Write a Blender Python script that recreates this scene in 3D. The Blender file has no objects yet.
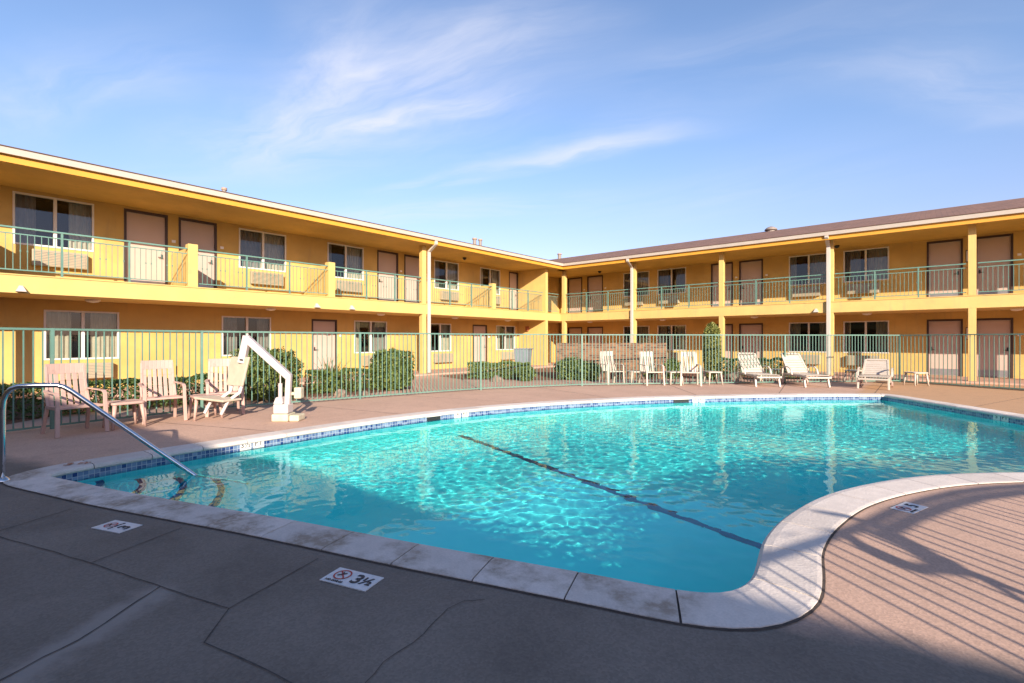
import bpy, bmesh, math, random
from mathutils import Vector, Matrix, noise
R = math.radians
random.seed(7)
scn = bpy.context.scene
C = scn.collection

# ------------------------------------------------------------------ camera
H, F = 1.42, 482.0
cam_d = bpy.data.cameras.new('camera'); cam = bpy.data.objects.new('camera', cam_d); C.objects.link(cam)
cam_d.sensor_width = 36; cam_d.lens = F / 1024 * 36; cam_d.clip_start = 0.05; cam_d.clip_end = 3000
cam_d.shift_y = -0.001
cam.location = (0, 0, H)
cam.rotation_euler = (R(90), 0, math.atan2(0.656, 0.755))
scn.camera = cam
RX, RY, FX, FY = 0.755, 0.656, -0.656, 0.755      # camera right / forward in plan

def G(px, py, z=0.0):
    """ground point under a pixel of the survey photograph"""
    D = (H - z) * F / (py - 340.5); t = (px - 512) / F
    return Vector(((FX + RX * t) * D, (FY + RY * t) * D, z))

# ------------------------------------------------------------------ sun and sky
DX, DY = -2.30, 1.62                               # shadow run per metre of height
sun_el = math.atan2(1, math.hypot(DX, DY))
sd = Vector((DX, DY, -1)).normalized()
sun_d = bpy.data.lights.new('sun', 'SUN'); sun = bpy.data.objects.new('sun', sun_d); C.objects.link(sun)
sun_d.energy = 5.0; sun_d.angle = R(0.4); sun_d.color = (1.0, 0.88, 0.72)
sun.rotation_euler = sd.to_track_quat('-Z', 'Y').to_euler()
sun.location = (20, -15, 12)
sun_d.cycles.is_caustics_light = True

w = bpy.data.worlds.new('World'); scn.world = w; w.use_nodes = True
nt = w.node_tree; nt.nodes.clear()
def N(nt, t, **k):
    n = nt.nodes.new(t)
    for a, b in k.items(): setattr(n, a, b)
    return n
out = N(nt, 'ShaderNodeOutputWorld'); bg = N(nt, 'ShaderNodeBackground')
sky = N(nt, 'ShaderNodeTexSky', sky_type='NISHITA'); sky.sun_disc = False
sky.sun_elevation = sun_el; sky.sun_rotation = math.atan2(-DX, -DY)
sky.air_density = 1.0; sky.dust_density = 0.5; sky.ozone_density = 2.6; sky.altitude = 0
tc = N(nt, 'ShaderNodeTexCoord')
# thin high cirrus, laid on a flat cloud deck (direction / height)
sep = N(nt, 'ShaderNodeSeparateXYZ'); nt.links.new(tc.outputs['Generated'], sep.inputs[0])
mx = N(nt, 'ShaderNodeMath', operation='MAXIMUM'); nt.links.new(sep.outputs[2], mx.inputs[0]); mx.inputs[1].default_value = 0.03
dv = N(nt, 'ShaderNodeVectorMath', operation='DIVIDE'); nt.links.new(tc.outputs['Generated'], dv.inputs[0])
cmb = N(nt, 'ShaderNodeCombineXYZ')
for i in range(3): nt.links.new(mx.outputs[0], cmb.inputs[i])
nt.links.new(cmb.outputs[0], dv.inputs[1])

def wmath(op, x, y=None, z=None, clamp=False):
    n = N(nt, 'ShaderNodeMath', operation=op); n.use_clamp = clamp
    for i, v in enumerate((x, y, z)):
        if v is None: continue
        if isinstance(v, (int, float)): n.inputs[i].default_value = v
        else: nt.links.new(v, n.inputs[i])
    return n.outputs[0]
def wrange(x, a, b, c=0., d=1.):
    r = N(nt, 'ShaderNodeMapRange', interpolation_type='SMOOTHSTEP'); nt.links.new(x, r.inputs[0])
    for i, v in enumerate((a, b, c, d)): r.inputs[i+1].default_value = v
    return r.outputs[0]
def skyp(px, py):
    z = (340.5-py)/F; t = (px-512)/F; return Vector(((FX+RX*t)/z, (FY+RY*t)/z, 0))
wn = N(nt, 'ShaderNodeTexNoise'); wn.inputs['Scale'].default_value = 1.1; wn.inputs['Detail'].default_value = 4; nt.links.new(dv.outputs[0], wn.inputs['Vector'])
wv = N(nt, 'ShaderNodeVectorMath', operation='MULTIPLY_ADD'); nt.links.new(wn.outputs['Color'], wv.inputs[0]); wv.inputs[1].default_value = (.5,.5,0); nt.links.new(dv.outputs[0], wv.inputs[2])
tot = None
for (p0, p1, wd_, st, sc_) in [((225,165),(520,70),.60,.40,2.4), ((250,150),(380,10),.30,.36,3.2), ((330,90),(600,10),.42,.32,2.4), ((335,130),(525,100),.13,.46,4.5), ((385,190),(650,142),.20,.38,3.2), ((420,170),(720,120),.30,.26,2.4), ((300,218),(580,202),.5,.30,2.4), ((560,230),(900,160),1.0,.12,1.6), ((620,90),(1000,30),.45,.16,2.0), ((880,60),(1100,110),.3,.22,2.4), ((-40,120),(200,50),.32,.26,2.4), ((-40,200),(240,170),.35,.14,2.0)]:
    P0, P1 = skyp(*p0)+Vector((.25,.25,0)), skyp(*p1)+Vector((.25,.25,0)); u_ = P1-P0; L_ = u_.length; u_.normalize(); v_ = Vector((-u_.y, u_.x, 0))
    sb = N(nt, 'ShaderNodeVectorMath', operation='SUBTRACT'); nt.links.new(wv.outputs[0], sb.inputs[0]); sb.inputs[1].default_value = P0
    def dt(v):
        d = N(nt, 'ShaderNodeVectorMath', operation='DOT_PRODUCT'); nt.links.new(sb.outputs[0], d.inputs[0]); d.inputs[1].default_value = v; return d.outputs['Value']
    al, ac = dt(u_), dt(v_)
    env = wmath('MULTIPLY', wrange(wmath('ABSOLUTE', ac), wd_, 0.), wmath('MULTIPLY', wrange(al, -.25*L_, .3*L_), wrange(al, 1.25*L_, .7*L_)))
    cx_ = N(nt, 'ShaderNodeCombineXYZ'); nt.links.new(wmath('MULTIPLY', al, .30), cx_.inputs[0]); nt.links.new(wmath('MULTIPLY', ac, 1.0), cx_.inputs[1]); cx_.inputs[2].default_value = p0[0]*.013
    nn_ = N(nt, 'ShaderNodeTexNoise'); nn_.inputs['Scale'].default_value = sc_; nn_.inputs['Detail'].default_value = 7; nn_.inputs['Roughness'].default_value = .6; nn_.inputs['Distortion'].default_value = .6; nt.links.new(cx_.outputs[0], nn_.inputs['Vector'])
    c_ = wmath('MULTIPLY', wmath('MULTIPLY', env, wrange(nn_.outputs[0], .25, .75)), st*1.5)
    tot = c_ if tot is None else wmath('ADD', tot, c_, clamp=True)
tint = N(nt, 'ShaderNodeMix', data_type='RGBA', blend_type='MULTIPLY'); tint.inputs[0].default_value = 1
nt.links.new(sky.outputs[0], tint.inputs[6])
hz_ = N(nt, 'ShaderNodeMix', data_type='RGBA'); nt.links.new(wrange(sep.outputs[2], .02, .42), hz_.inputs[0]); hz_.inputs[6].default_value = (1.03, .76, .87, 1); hz_.inputs[7].default_value = (1.12, 1.05, 1.10, 1); nt.links.new(hz_.outputs[2], tint.inputs[7])      # summer haze greys the horizon
mixc = N(nt, 'ShaderNodeMix', data_type='RGBA'); nt.links.new(tot, mixc.inputs[0]); nt.links.new(tint.outputs[2], mixc.inputs[6])
mixc.inputs[7].default_value = (4.3, 4.3, 4.8, 1)
nt.links.new(mixc.outputs[2], bg.inputs[0]); bg.inputs[1].default_value = 0.118
nt.links.new(bg.outputs[0], out.inputs[0])

# ------------------------------------------------------------------ materials
def mat(name, col, rough=0.7, metal=0.0, var=0.08, scale=3.0, bump=0.0, bscale=60.0, spec=0.5, dirt=None, dscale=1.2, dlo=.5, dhi=.75, coord='Object', trans=0.0):
    m = bpy.data.materials.new(name); m.use_nodes = True; t = m.node_tree
    b = t.nodes['Principled BSDF']; b.inputs['Roughness'].default_value = rough; b.inputs['Metallic'].default_value = metal
    b.inputs['Specular IOR Level'].default_value = spec
    co = N(t, 'ShaderNodeTexCoord')
    nz = N(t, 'ShaderNodeTexNoise'); nz.inputs['Scale'].default_value = scale; nz.inputs['Detail'].default_value = 6
    t.links.new(co.outputs[coord], nz.inputs['Vector'])
    mr = N(t, 'ShaderNodeMapRange'); t.links.new(nz.outputs[0], mr.inputs[0]); mr.inputs[1].default_value = .3; mr.inputs[2].default_value = .7
    mr.inputs[3].default_value = 1 - var; mr.inputs[4].default_value = 1 + var
    mm = N(t, 'ShaderNodeVectorMath', operation='SCALE'); mm.inputs[0].default_value = col; t.links.new(mr.outputs[0], mm.inputs['Scale'])
    last = mm.outputs[0]
    if dirt:
        n2 = N(t, 'ShaderNodeTexNoise'); n2.inputs['Scale'].default_value = dscale; n2.inputs['Detail'].default_value = 7; n2.inputs['Roughness'].default_value = .65
        t.links.new(co.outputs[coord], n2.inputs['Vector'])
        r = N(t, 'ShaderNodeMapRange'); t.links.new(n2.outputs[0], r.inputs[0]); r.inputs[1].default_value = dlo; r.inputs[2].default_value = dhi
        mi = N(t, 'ShaderNodeMix', data_type='RGBA'); t.links.new(r.outputs[0], mi.inputs[0]); t.links.new(last, mi.inputs[6]); mi.inputs[7].default_value = (*dirt, 1)
        last = mi.outputs[2]
    t.links.new(last, b.inputs['Base Color'])
    if bump:
        n3 = N(t, 'ShaderNodeTexNoise'); n3.inputs['Scale'].default_value = bscale; n3.inputs['Detail'].default_value = 4
        t.links.new(co.outputs[coord], n3.inputs['Vector'])
        bp = N(t, 'ShaderNodeBump'); bp.inputs['Strength'].default_value = bump; bp.inputs['Distance'].default_value = .01
        t.links.new(n3.outputs[0], bp.inputs['Height']); t.links.new(bp.outputs[0], b.inputs['Normal'])
    m['last'] = 1
    return m
M = {}
def streaks(m, col, amt):
    '''rain runs: noise drawn out down the wall'''
    t = m.node_tree; b = t.nodes['Principled BSDF']; src = b.inputs['Base Color'].links[0].from_socket
    co = N(t, 'ShaderNodeTexCoord'); mp = N(t, 'ShaderNodeMapping'); t.links.new(co.outputs['Object'], mp.inputs[0]); mp.inputs['Scale'].default_value = (3.2, 3.2, .35)
    n = N(t, 'ShaderNodeTexNoise'); n.inputs['Scale'].default_value = 1.6; n.inputs['Detail'].default_value = 7; n.inputs['Roughness'].default_value = .7; t.links.new(mp.outputs[0], n.inputs['Vector'])
    r = N(t, 'ShaderNodeMapRange'); t.links.new(n.outputs[0], r.inputs[0]); r.inputs[1].default_value = .54; r.inputs[2].default_value = .78; r.inputs[4].default_value = amt
    mi = N(t, 'ShaderNodeMix', data_type='RGBA'); t.links.new(r.outputs[0], mi.inputs[0]); t.links.new(src, mi.inputs[6]); mi.inputs[7].default_value = (*col, 1); t.links.new(mi.outputs[2], b.inputs['Base Color'])
M['yellow'] = mat('yellow_stucco', (0.58, 0.378, 0.118), .85, var=.13, scale=.9, bump=.8, bscale=70, dirt=(.50, .31, .085), dscale=.7, dlo=.5, dhi=.8)
streaks(M['yellow'], (.38, .26, .12), .6)
M['yellow2'] = mat('yellow_trim_paint', (0.62, 0.42, 0.14), .7, var=.06, scale=1.5, bump=.25, bscale=40, dirt=(.50, .35, .13), dscale=2.5, dlo=.55, dhi=.8)
streaks(M['yellow2'], (.38, .28, .15), .65)
M['fascia'] = mat('orange_fascia_paint', (0.60, 0.29, 0.03), .6, var=.06, scale=2)
M['gutter'] = mat('white_gutter', (0.52, 0.46, 0.40), .45, var=.05, scale=2)
M['white'] = mat('white_frame', (0.70, 0.66, 0.61), .45, var=.04)
M['door'] = mat('pink_beige_door', (0.50, 0.375, 0.315), .55, var=.05, scale=1.5)
M['brown'] = mat('dark_brown_frame', (0.05, 0.025, 0.018), .5, var=.1)
M['kick'] = mat('grey_kick_plate', (0.35, 0.33, 0.34), .35, metal=.6, var=.1)
M['green'] = mat('sage_green_metal', (0.11, 0.215, 0.175), .45, var=.12, scale=4, dirt=(.18, .25, .20), dscale=9, dlo=.55, dhi=.8)
M['handrail_cap'] = mat('pale_green_rail', (0.12, 0.24, 0.195), .4, var=.1, scale=4)
M['ac'] = mat('beige_air_unit', (0.42, 0.34, 0.225), .5, var=.06)
M['dark'] = mat('dark_interior', (0.02, 0.018, 0.016), .9)
M['black'] = mat('black_plastic', (0.02, 0.02, 0.02), .4)
M['curtain'] = mat('curtain_cloth', (0.62, 0.54, 0.40), .95, var=.1, scale=5)
M['sheer'] = mat('grey_sheer_curtain', (0.34, 0.30, 0.26), .95, var=.12, scale=5)
M['plastic'] = mat('cream_resin', (0.50, 0.425, 0.355), .4, var=.05, scale=6, dirt=(.38, .30, .24), dscale=7, dlo=.6, dhi=.8)
M['pink'] = mat('pinkish_resin', (0.48, 0.31, 0.26), .5, var=.06, scale=6, dirt=(.36, .23, .19), dscale=6, dlo=.55, dhi=.8)
M['lift'] = mat('white_powder_coat', (0.54, 0.46, 0.44), .35, var=.05, dirt=(.55, .45, .38), dscale=10, dlo=.62, dhi=.8)
M['lift_seat'] = mat('beige_moulded_seat', (0.50, 0.41, 0.31), .5, var=.08, scale=8)
M['liftbase'] = mat('weathered_beige_cover', (0.55, 0.48, 0.34), .7, var=.15, scale=9)
M['steel'] = mat('polished_steel', (0.62, 0.62, 0.63), .16, metal=1.0, var=.05)
M['rock'] = mat('tan_rock', (0.22, 0.16, 0.12), .9, var=.3, scale=5, bump=.8, bscale=14)
M['mulch'] = mat('bark_mulch', (0.20, 0.085, 0.045), .95, var=.6, scale=28, bump=1.0, bscale=50)
M['bark'] = mat('bark', (0.09, 0.06, 0.04), .9, var=.3, scale=12)
M['flower'] = mat('white_petals', (0.8, 0.78, 0.7), .8)
M['soffitlight'] = mat('opal_glass', (0.8, 0.74, 0.66), .3)
M['bin'] = mat('grey_bin_plastic', (0.19, 0.22, 0.25), .5, var=.08)
M['sign'] = mat('white_sign_face', (0.66, 0.63, 0.62), .5, var=.1, scale=14, dirt=(.45, .41, .39), dscale=16, dlo=.62, dhi=.85)
M['red'] = mat('red_ink', (0.42, 0.04, 0.04), .6, var=.3, scale=30)
M['ink'] = mat('black_ink', (0.02, 0.02, 0.03), .6)
M['ventgrey'] = mat('weathered_vent_metal', (0.24, 0.20, 0.18), .6)
M['vent_tan'] = mat('sunburnt_vent_cap', (0.38, 0.25, 0.18), .7)
M['rust'] = mat('rust_brown_paint', (0.35, 0.12, 0.05), .8)
M['groove'] = mat('dark_joint', (0.075, 0.062, 0.055), .95, var=.3, scale=20)
M['mortar'] = mat('coping_mortar', (0.07, 0.05, 0.04), .95, var=.3, scale=20)
M['walk'] = mat('walkway_concrete', (0.50, 0.30, 0.22), .85, var=.12, scale=1.3, bump=.3, bscale=60, dirt=(.36, .24, .19), dscale=1.5)
M['kerb'] = mat('kerb_concrete', (0.36, 0.33, 0.30), .9, var=.15, scale=4, bump=.4, bscale=50)

def leafmat(name, a, b):
    m = bpy.data.materials.new(name); m.use_nodes = True; t = m.node_tree
    p = t.nodes['Principled BSDF']; p.inputs['Roughness'].default_value = .55
    ge = N(t, 'ShaderNodeNewGeometry'); mi = N(t, 'ShaderNodeMix', data_type='RGBA')
    t.links.new(ge.outputs['Random Per Island'], mi.inputs[0]); mi.inputs[6].default_value = (*a, 1); mi.inputs[7].default_value = (*b, 1)
    t.links.new(mi.outputs[2], p.inputs['Base Color'])
    tr = N(t, 'ShaderNodeBsdfTranslucent'); t.links.new(mi.outputs[2], tr.inputs[0])
    ms = N(t, 'ShaderNodeMixShader'); ms.inputs[0].default_value = .25
    o = t.nodes['Material Output']; t.links.new(p.outputs[0], ms.inputs[1]); t.links.new(tr.outputs[0], ms.inputs[2]); t.links.new(ms.outputs[0], o.inputs[0])
    return m
M['leaf'] = leafmat('hedge_leaves', (0.075, 0.125, 0.028), (0.21, 0.245, 0.06))
M['leafdark'] = leafmat('dark_leaves', (0.04, 0.085, 0.02), (0.12, 0.17, 0.04))
M['leafyel'] = leafmat('yellow_green_leaves', (0.10, 0.14, 0.03), (0.32, 0.30, 0.08))

# shingles
def shingles():
    m = mat('brown_shingles', (0.20, 0.105, 0.075), .95, var=.25, scale=2.2, bump=.6, bscale=90)
    t = m.node_tree; b = t.nodes['Principled BSDF']
    co = N(t, 'ShaderNodeUVMap'); br = N(t, 'ShaderNodeTexBrick')
    t.links.new(co.outputs[0], br.inputs['Vector']); br.inputs['Scale'].default_value = 1.0
    br.inputs['Brick Width'].default_value = .3; br.inputs['Row Height'].default_value = .14; br.inputs['Mortar Size'].default_value = .008
    br.inputs['Color1'].default_value = (.26, .14, .10, 1); br.inputs['Color2'].default_value = (.13, .07, .055, 1); br.inputs['Mortar'].default_value = (.05, .03, .025, 1)
    src = b.inputs['Base Color'].links[0].from_socket
    mi = N(t, 'ShaderNodeMix', data_type='RGBA'); mi.inputs[0].default_value = .6
    t.links.new(src, mi.inputs[6]); t.links.new(br.outputs[0], mi.inputs[7]); t.links.new(mi.outputs[2], b.inputs['Base Color'])
    return m
M['shingle'] = shingles()
def brickmat():
    m = bpy.data.materials.new('tan_red_brick'); m.use_nodes = True; t = m.node_tree; b = t.nodes['Principled BSDF']; b.inputs['Roughness'].default_value = .9
    co = N(t, 'ShaderNodeUVMap'); br = N(t, 'ShaderNodeTexBrick'); t.links.new(co.outputs[0], br.inputs['Vector']); br.inputs['Scale'].default_value = 1
    br.inputs['Brick Width'].default_value = .2; br.inputs['Row Height'].default_value = .075; br.inputs['Mortar Size'].default_value = .009
    br.inputs['Color1'].default_value = (.25, .125, .065, 1); br.inputs['Color2'].default_value = (.085, .035, .022, 1); br.inputs['Mortar'].default_value = (.20, .14, .09, 1); br.inputs['Bias'].default_value = 0
    t.links.new(br.outputs[0], b.inputs['Base Color'])
    bp = N(t, 'ShaderNodeBump'); bp.inputs['Strength'].default_value = .6; bp.inputs['Distance'].default_value = .01; bp.invert = True
    t.links.new(br.outputs['Fac'], bp.inputs['Height']); t.links.new(bp.outputs[0], b.inputs['Normal'])
    return m
M['brick'] = brickmat()

def glassmat():
    m = bpy.data.materials.new('window_glass'); m.use_nodes = True; t = m.node_tree; t.nodes.clear()
    o = N(t, 'ShaderNodeOutputMaterial'); tr = N(t, 'ShaderNodeBsdfTransparent'); tr.inputs[0].default_value = (.80, .84, .84, 1)
    gl = N(t, 'ShaderNodeBsdfGlossy'); gl.inputs['Roughness'].default_value = .02
    fr = N(t, 'ShaderNodeFresnel'); fr.inputs[0].default_value = 1.5
    ad = N(t, 'ShaderNodeMath', operation='MULTIPLY_ADD'); t.links.new(fr.outputs[0], ad.inputs[0]); ad.inputs[1].default_value = 1.1; ad.inputs[2].default_value = .03; ad.use_clamp = True
    mi = N(t, 'ShaderNodeMixShader'); t.links.new(ad.outputs[0], mi.inputs[0]); t.links.new(tr.outputs[0], mi.inputs[1]); t.links.new(gl.outputs[0], mi.inputs[2]); t.links.new(mi.outputs[0], o.inputs[0])
    return m
M['glass'] = glassmat()

def deckmat():
    m = bpy.data.materials.new('pebbled_concrete_deck'); m.use_nodes = True; t = m.node_tree; b = t.nodes['Principled BSDF']; b.inputs['Roughness'].default_value = .85
    b.inputs['Specular IOR Level'].default_value = .3
    co = N(t, 'ShaderNodeTexCoord')
    def nz(s, d=5, ro=.6):
        n = N(t, 'ShaderNodeTexNoise'); n.inputs['Scale'].default_value = s; n.inputs['Detail'].default_value = d; n.inputs['Roughness'].default_value = ro; t.links.new(co.outputs['Object'], n.inputs['Vector']); return n.outputs[0]
    def rng(x, a, b_, c=0., d=1.):
        r = N(t, 'ShaderNodeMapRange'); t.links.new(x, r.inputs[0]); r.inputs[1].default_value = a; r.inputs[2].default_value = b_; r.inputs[3].default_value = c; r.inputs[4].default_value = d; return r.outputs[0]
    def mix(f, a, b_, bt='MIX'):
        x = N(t, 'ShaderNodeMix', data_type='RGBA', blend_type=bt)
        if isinstance(f, float): x.inputs[0].default_value = f
        else: t.links.new(f, x.inputs[0])
        for i, v in ((6, a), (7, b_)):
            if isinstance(v, tuple): x.inputs[i].default_value = (*v, 1)
            else: t.links.new(v, x.inputs[i])
        return x.outputs[2]
    base = mix(rng(nz(.55, 6), .4, .62), (.50, .325, .245), (.56, .365, .275))
    sx_ = N(t, 'ShaderNodeSeparateXYZ'); t.links.new(co.outputs['Object'], sx_.inputs[0])
    base = mix(rng(sx_.outputs[0], -1.6, -1.4), base, mix(rng(sx_.outputs[1], 9.5, 12), base, (.50, .30, .175)))     # buff pour on the peninsula side
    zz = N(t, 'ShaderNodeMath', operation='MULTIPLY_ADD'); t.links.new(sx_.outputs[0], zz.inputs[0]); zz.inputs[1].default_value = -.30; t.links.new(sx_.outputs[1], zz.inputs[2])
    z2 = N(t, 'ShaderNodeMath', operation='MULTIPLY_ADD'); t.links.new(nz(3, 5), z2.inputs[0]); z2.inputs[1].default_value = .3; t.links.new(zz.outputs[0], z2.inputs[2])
    base = mix(rng(z2.outputs[0], 3.20, 2.95), base, mix(rng(nz(1.3, 7, .65), .35, .68), (.160, .130, .108), (.240, .197, .165)))     # the near slabs are a greyer pour, colour darkened further for the shade there
    base = mix(rng(nz(2.6, 8, .7), .52, .8, 0, .8), base, mix(1.0, base, (.72, .74, .76), 'MULTIPLY'))
    base = mix(rng(nz(7, 6, .7), .6, .8, 0, .5), base, mix(1.0, base, (1.3, 1.28, 1.25), 'MULTIPLY'))
    # fine aggregate
    vo = N(t, 'ShaderNodeTexVoronoi'); vo.inputs['Scale'].default_value = 85; t.links.new(co.outputs['Object'], vo.inputs['Vector'])
    bw = N(t, 'ShaderNodeRGBToBW'); t.links.new(vo.outputs['Color'], bw.inputs[0])
    base = mix(.28, base, mix(rng(bw.outputs[0], .2, .8), (.60, .56, .54), (1.3, 1.26, 1.2)), 'MULTIPLY')
    # pale scraped patch along the long crack
    p0, p1 = G(170, 583), G(10, 684); u = (p1 - p0); L = u.length; u.normalize()
    sp = N(t, 'ShaderNodeVectorMath', operation='SUBTRACT'); t.links.new(co.outputs['Object'], sp.inputs[0]); sp.inputs[1].default_value = p0
    def dot(v):
        d = N(t, 'ShaderNodeVectorMath', operation='DOT_PRODUCT'); t.links.new(sp.outputs[0], d.inputs[0]); d.inputs[1].default_value = v; return d.outputs['Value']
    al = dot(u); ac = dot(Vector((-u.y, u.x, 0)))
    ab = N(t, 'ShaderNodeMath', operation='ABSOLUTE'); t.links.new(ac, ab.inputs[0])
    wob = N(t, 'ShaderNodeMath', operation='MULTIPLY_ADD'); t.links.new(nz(5, 5), wob.inputs[0]); wob.inputs[1].default_value = .30; t.links.new(ab.outputs[0], wob.inputs[2])
    a1 = rng(wob.outputs[0], .30, .20); a2 = rng(al, -.02, .12)
    mu = N(t, 'ShaderNodeMath', operation='MULTIPLY'); t.links.new(a1, mu.inputs[0]); t.links.new(a2, mu.inputs[1])
    m3 = N(t, 'ShaderNodeMath', operation='MULTIPLY'); t.links.new(mu.outputs[0], m3.inputs[0]); m3.inputs[1].default_value = .75
    base = mix(m3.outputs[0], base, (.32, .27, .235))
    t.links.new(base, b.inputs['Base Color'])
    bp = N(t, 'ShaderNodeBump'); bp.inputs['Strength'].default_value = .3; bp.inputs['Distance'].default_value = .003
    t.links.new(vo.outputs['Distance'], bp.inputs['Height']); t.links.new(bp.outputs[0], b.inputs['Normal'])
    return m
M['deck'] = deckmat()

def copingmat():
    m = mat('coping_concrete', (0.66, 0.57, 0.51), .85, var=.07, scale=9, bump=.35, bscale=55)
    t = m.node_tree; b = t.nodes['Principled BSDF']; src = b.inputs['Base Color'].links[0].from_socket
    ge = N(t, 'ShaderNodeNewGeometry'); r = N(t, 'ShaderNodeMapRange'); t.links.new(ge.outputs['Random Per Island'], r.inputs[0]); r.inputs[3].default_value = .88; r.inputs[4].default_value = 1.08
    co = N(t, 'ShaderNodeTexCoord'); n = N(t, 'ShaderNodeTexNoise'); n.inputs['Scale'].default_value = 70; n.inputs['Detail'].default_value = 3; t.links.new(co.outputs['Object'], n.inputs['Vector'])
    r2 = N(t, 'ShaderNodeMapRange'); t.links.new(n.outputs[0], r2.inputs[0]); r2.inputs[1].default_value = .35; r2.inputs[2].default_value = .7; r2.inputs[3].default_value = .93; r2.inputs[4].default_value = 1.05
    mu = N(t, 'ShaderNodeMath', operation='MULTIPLY'); t.links.new(r.outputs[0], mu.inputs[0]); t.links.new(r2.outputs[0], mu.inputs[1])
    sc = N(t, 'ShaderNodeVectorMath', operation='SCALE'); t.links.new(src, sc.inputs[0]); t.links.new(mu.outputs[0], sc.inputs['Scale']); 
    sx = N(t, 'ShaderNodeSeparateXYZ'); t.links.new(co.outputs['Object'], sx.inputs[0])
    def mth(op, x, y=None, z=None):
        q = N(t, 'ShaderNodeMath', operation=op)
        for i, v in enumerate((x, y, z)):
            if v is None: continue
            if isinstance(v, (int, float)): q.inputs[i].default_value = v
            else: t.links.new(v, q.inputs[i])
        return q.outputs[0]
    def mr(x, a, b_, c=0., d=1.):
        q = N(t, 'ShaderNodeMapRange'); t.links.new(x, q.inputs[0])
        for i, v in enumerate((a, b_, c, d)): q.inputs[i+1].default_value = v
        return q.outputs[0]
    def nzz(s_, d_=6, ro=.65):
        q = N(t, 'ShaderNodeTexNoise'); q.inputs['Scale'].default_value = s_; q.inputs['Detail'].default_value = d_; q.inputs['Roughness'].default_value = ro; t.links.new(co.outputs['Object'], q.inputs['Vector']); return q.outputs[0]
    zone = mr(mth('MULTIPLY_ADD', sx.outputs[0], -.36, sx.outputs[1]), 3.35, 3.15)          # splash stains sit on the near row only
    west = mr(sx.outputs[0], -.85, -1.0)
    st = mth('MULTIPLY', mth('MULTIPLY', mr(nzz(2.6), .46, .62), mr(nzz(23, 4), .30, .55, .35, 1.)), mth('MULTIPLY', zone, west))
    st2 = mth('ADD', mth('MULTIPLY', st, .75), mth('MULTIPLY', mr(nzz(4.5), .60, .78), .25))
    mi = N(t, 'ShaderNodeMix', data_type='RGBA'); t.links.new(st2, mi.inputs[0]); t.links.new(sc.outputs[0], mi.inputs[6]); mi.inputs[7].default_value = (.25, .175, .115, 1); t.links.new(mi.outputs[2], b.inputs['Base Color'])
    return m
M['coping'] = copingmat()

def tilemat():
    m = bpy.data.materials.new('blue_waterline_tile'); m.use_nodes = True; t = m.node_tree; b = t.nodes['Principled BSDF']; b.inputs['Roughness'].default_value = .18
    co = N(t, 'ShaderNodeUVMap'); br = N(t, 'ShaderNodeTexBrick'); t.links.new(co.outputs[0], br.inputs['Vector']); br.inputs['Scale'].default_value = 1; br.offset = 0
    br.inputs['Brick Width'].default_value = .05; br.inputs['Row Height'].default_value = .05; br.inputs['Mortar Size'].default_value = .003
    br.inputs['Color1'].default_value = (.015, .04, .16, 1); br.inputs['Color2'].default_value = (.19, .26, .38, 1); br.inputs['Mortar'].default_value = (.36, .40, .45, 1)
    t.links.new(br.outputs[0], b.inputs['Base Color']); return m
M['tile'] = tilemat()
M['tiledark'] = mat('dark_blue_tile', (0.012, 0.035, 0.16), .3, var=.2, scale=20)
def plastermat():
    m = mat('pool_plaster', (0.14, 0.93, 0.90), .8, var=.03, scale=1.2, dirt=(.10, .88, .88), dscale=.8, dlo=.45, dhi=.75)
    return m
M['plaster'] = plastermat()
def watermat():
    m = bpy.data.materials.new('pool_water_surface'); m.use_nodes = True; t = m.node_tree; t.nodes.clear()
    o = N(t, 'ShaderNodeOutputMaterial'); g = N(t, 'ShaderNodeBsdfGlass'); g.inputs['IOR'].default_value = 1.22; g.inputs['Roughness'].default_value = 0.0
    g.inputs['Color'].default_value = (.70, 1.0, 1.0, 1)
    t.links.new(g.outputs[0], o.inputs[0]); return m
M['water'] = watermat()

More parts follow.
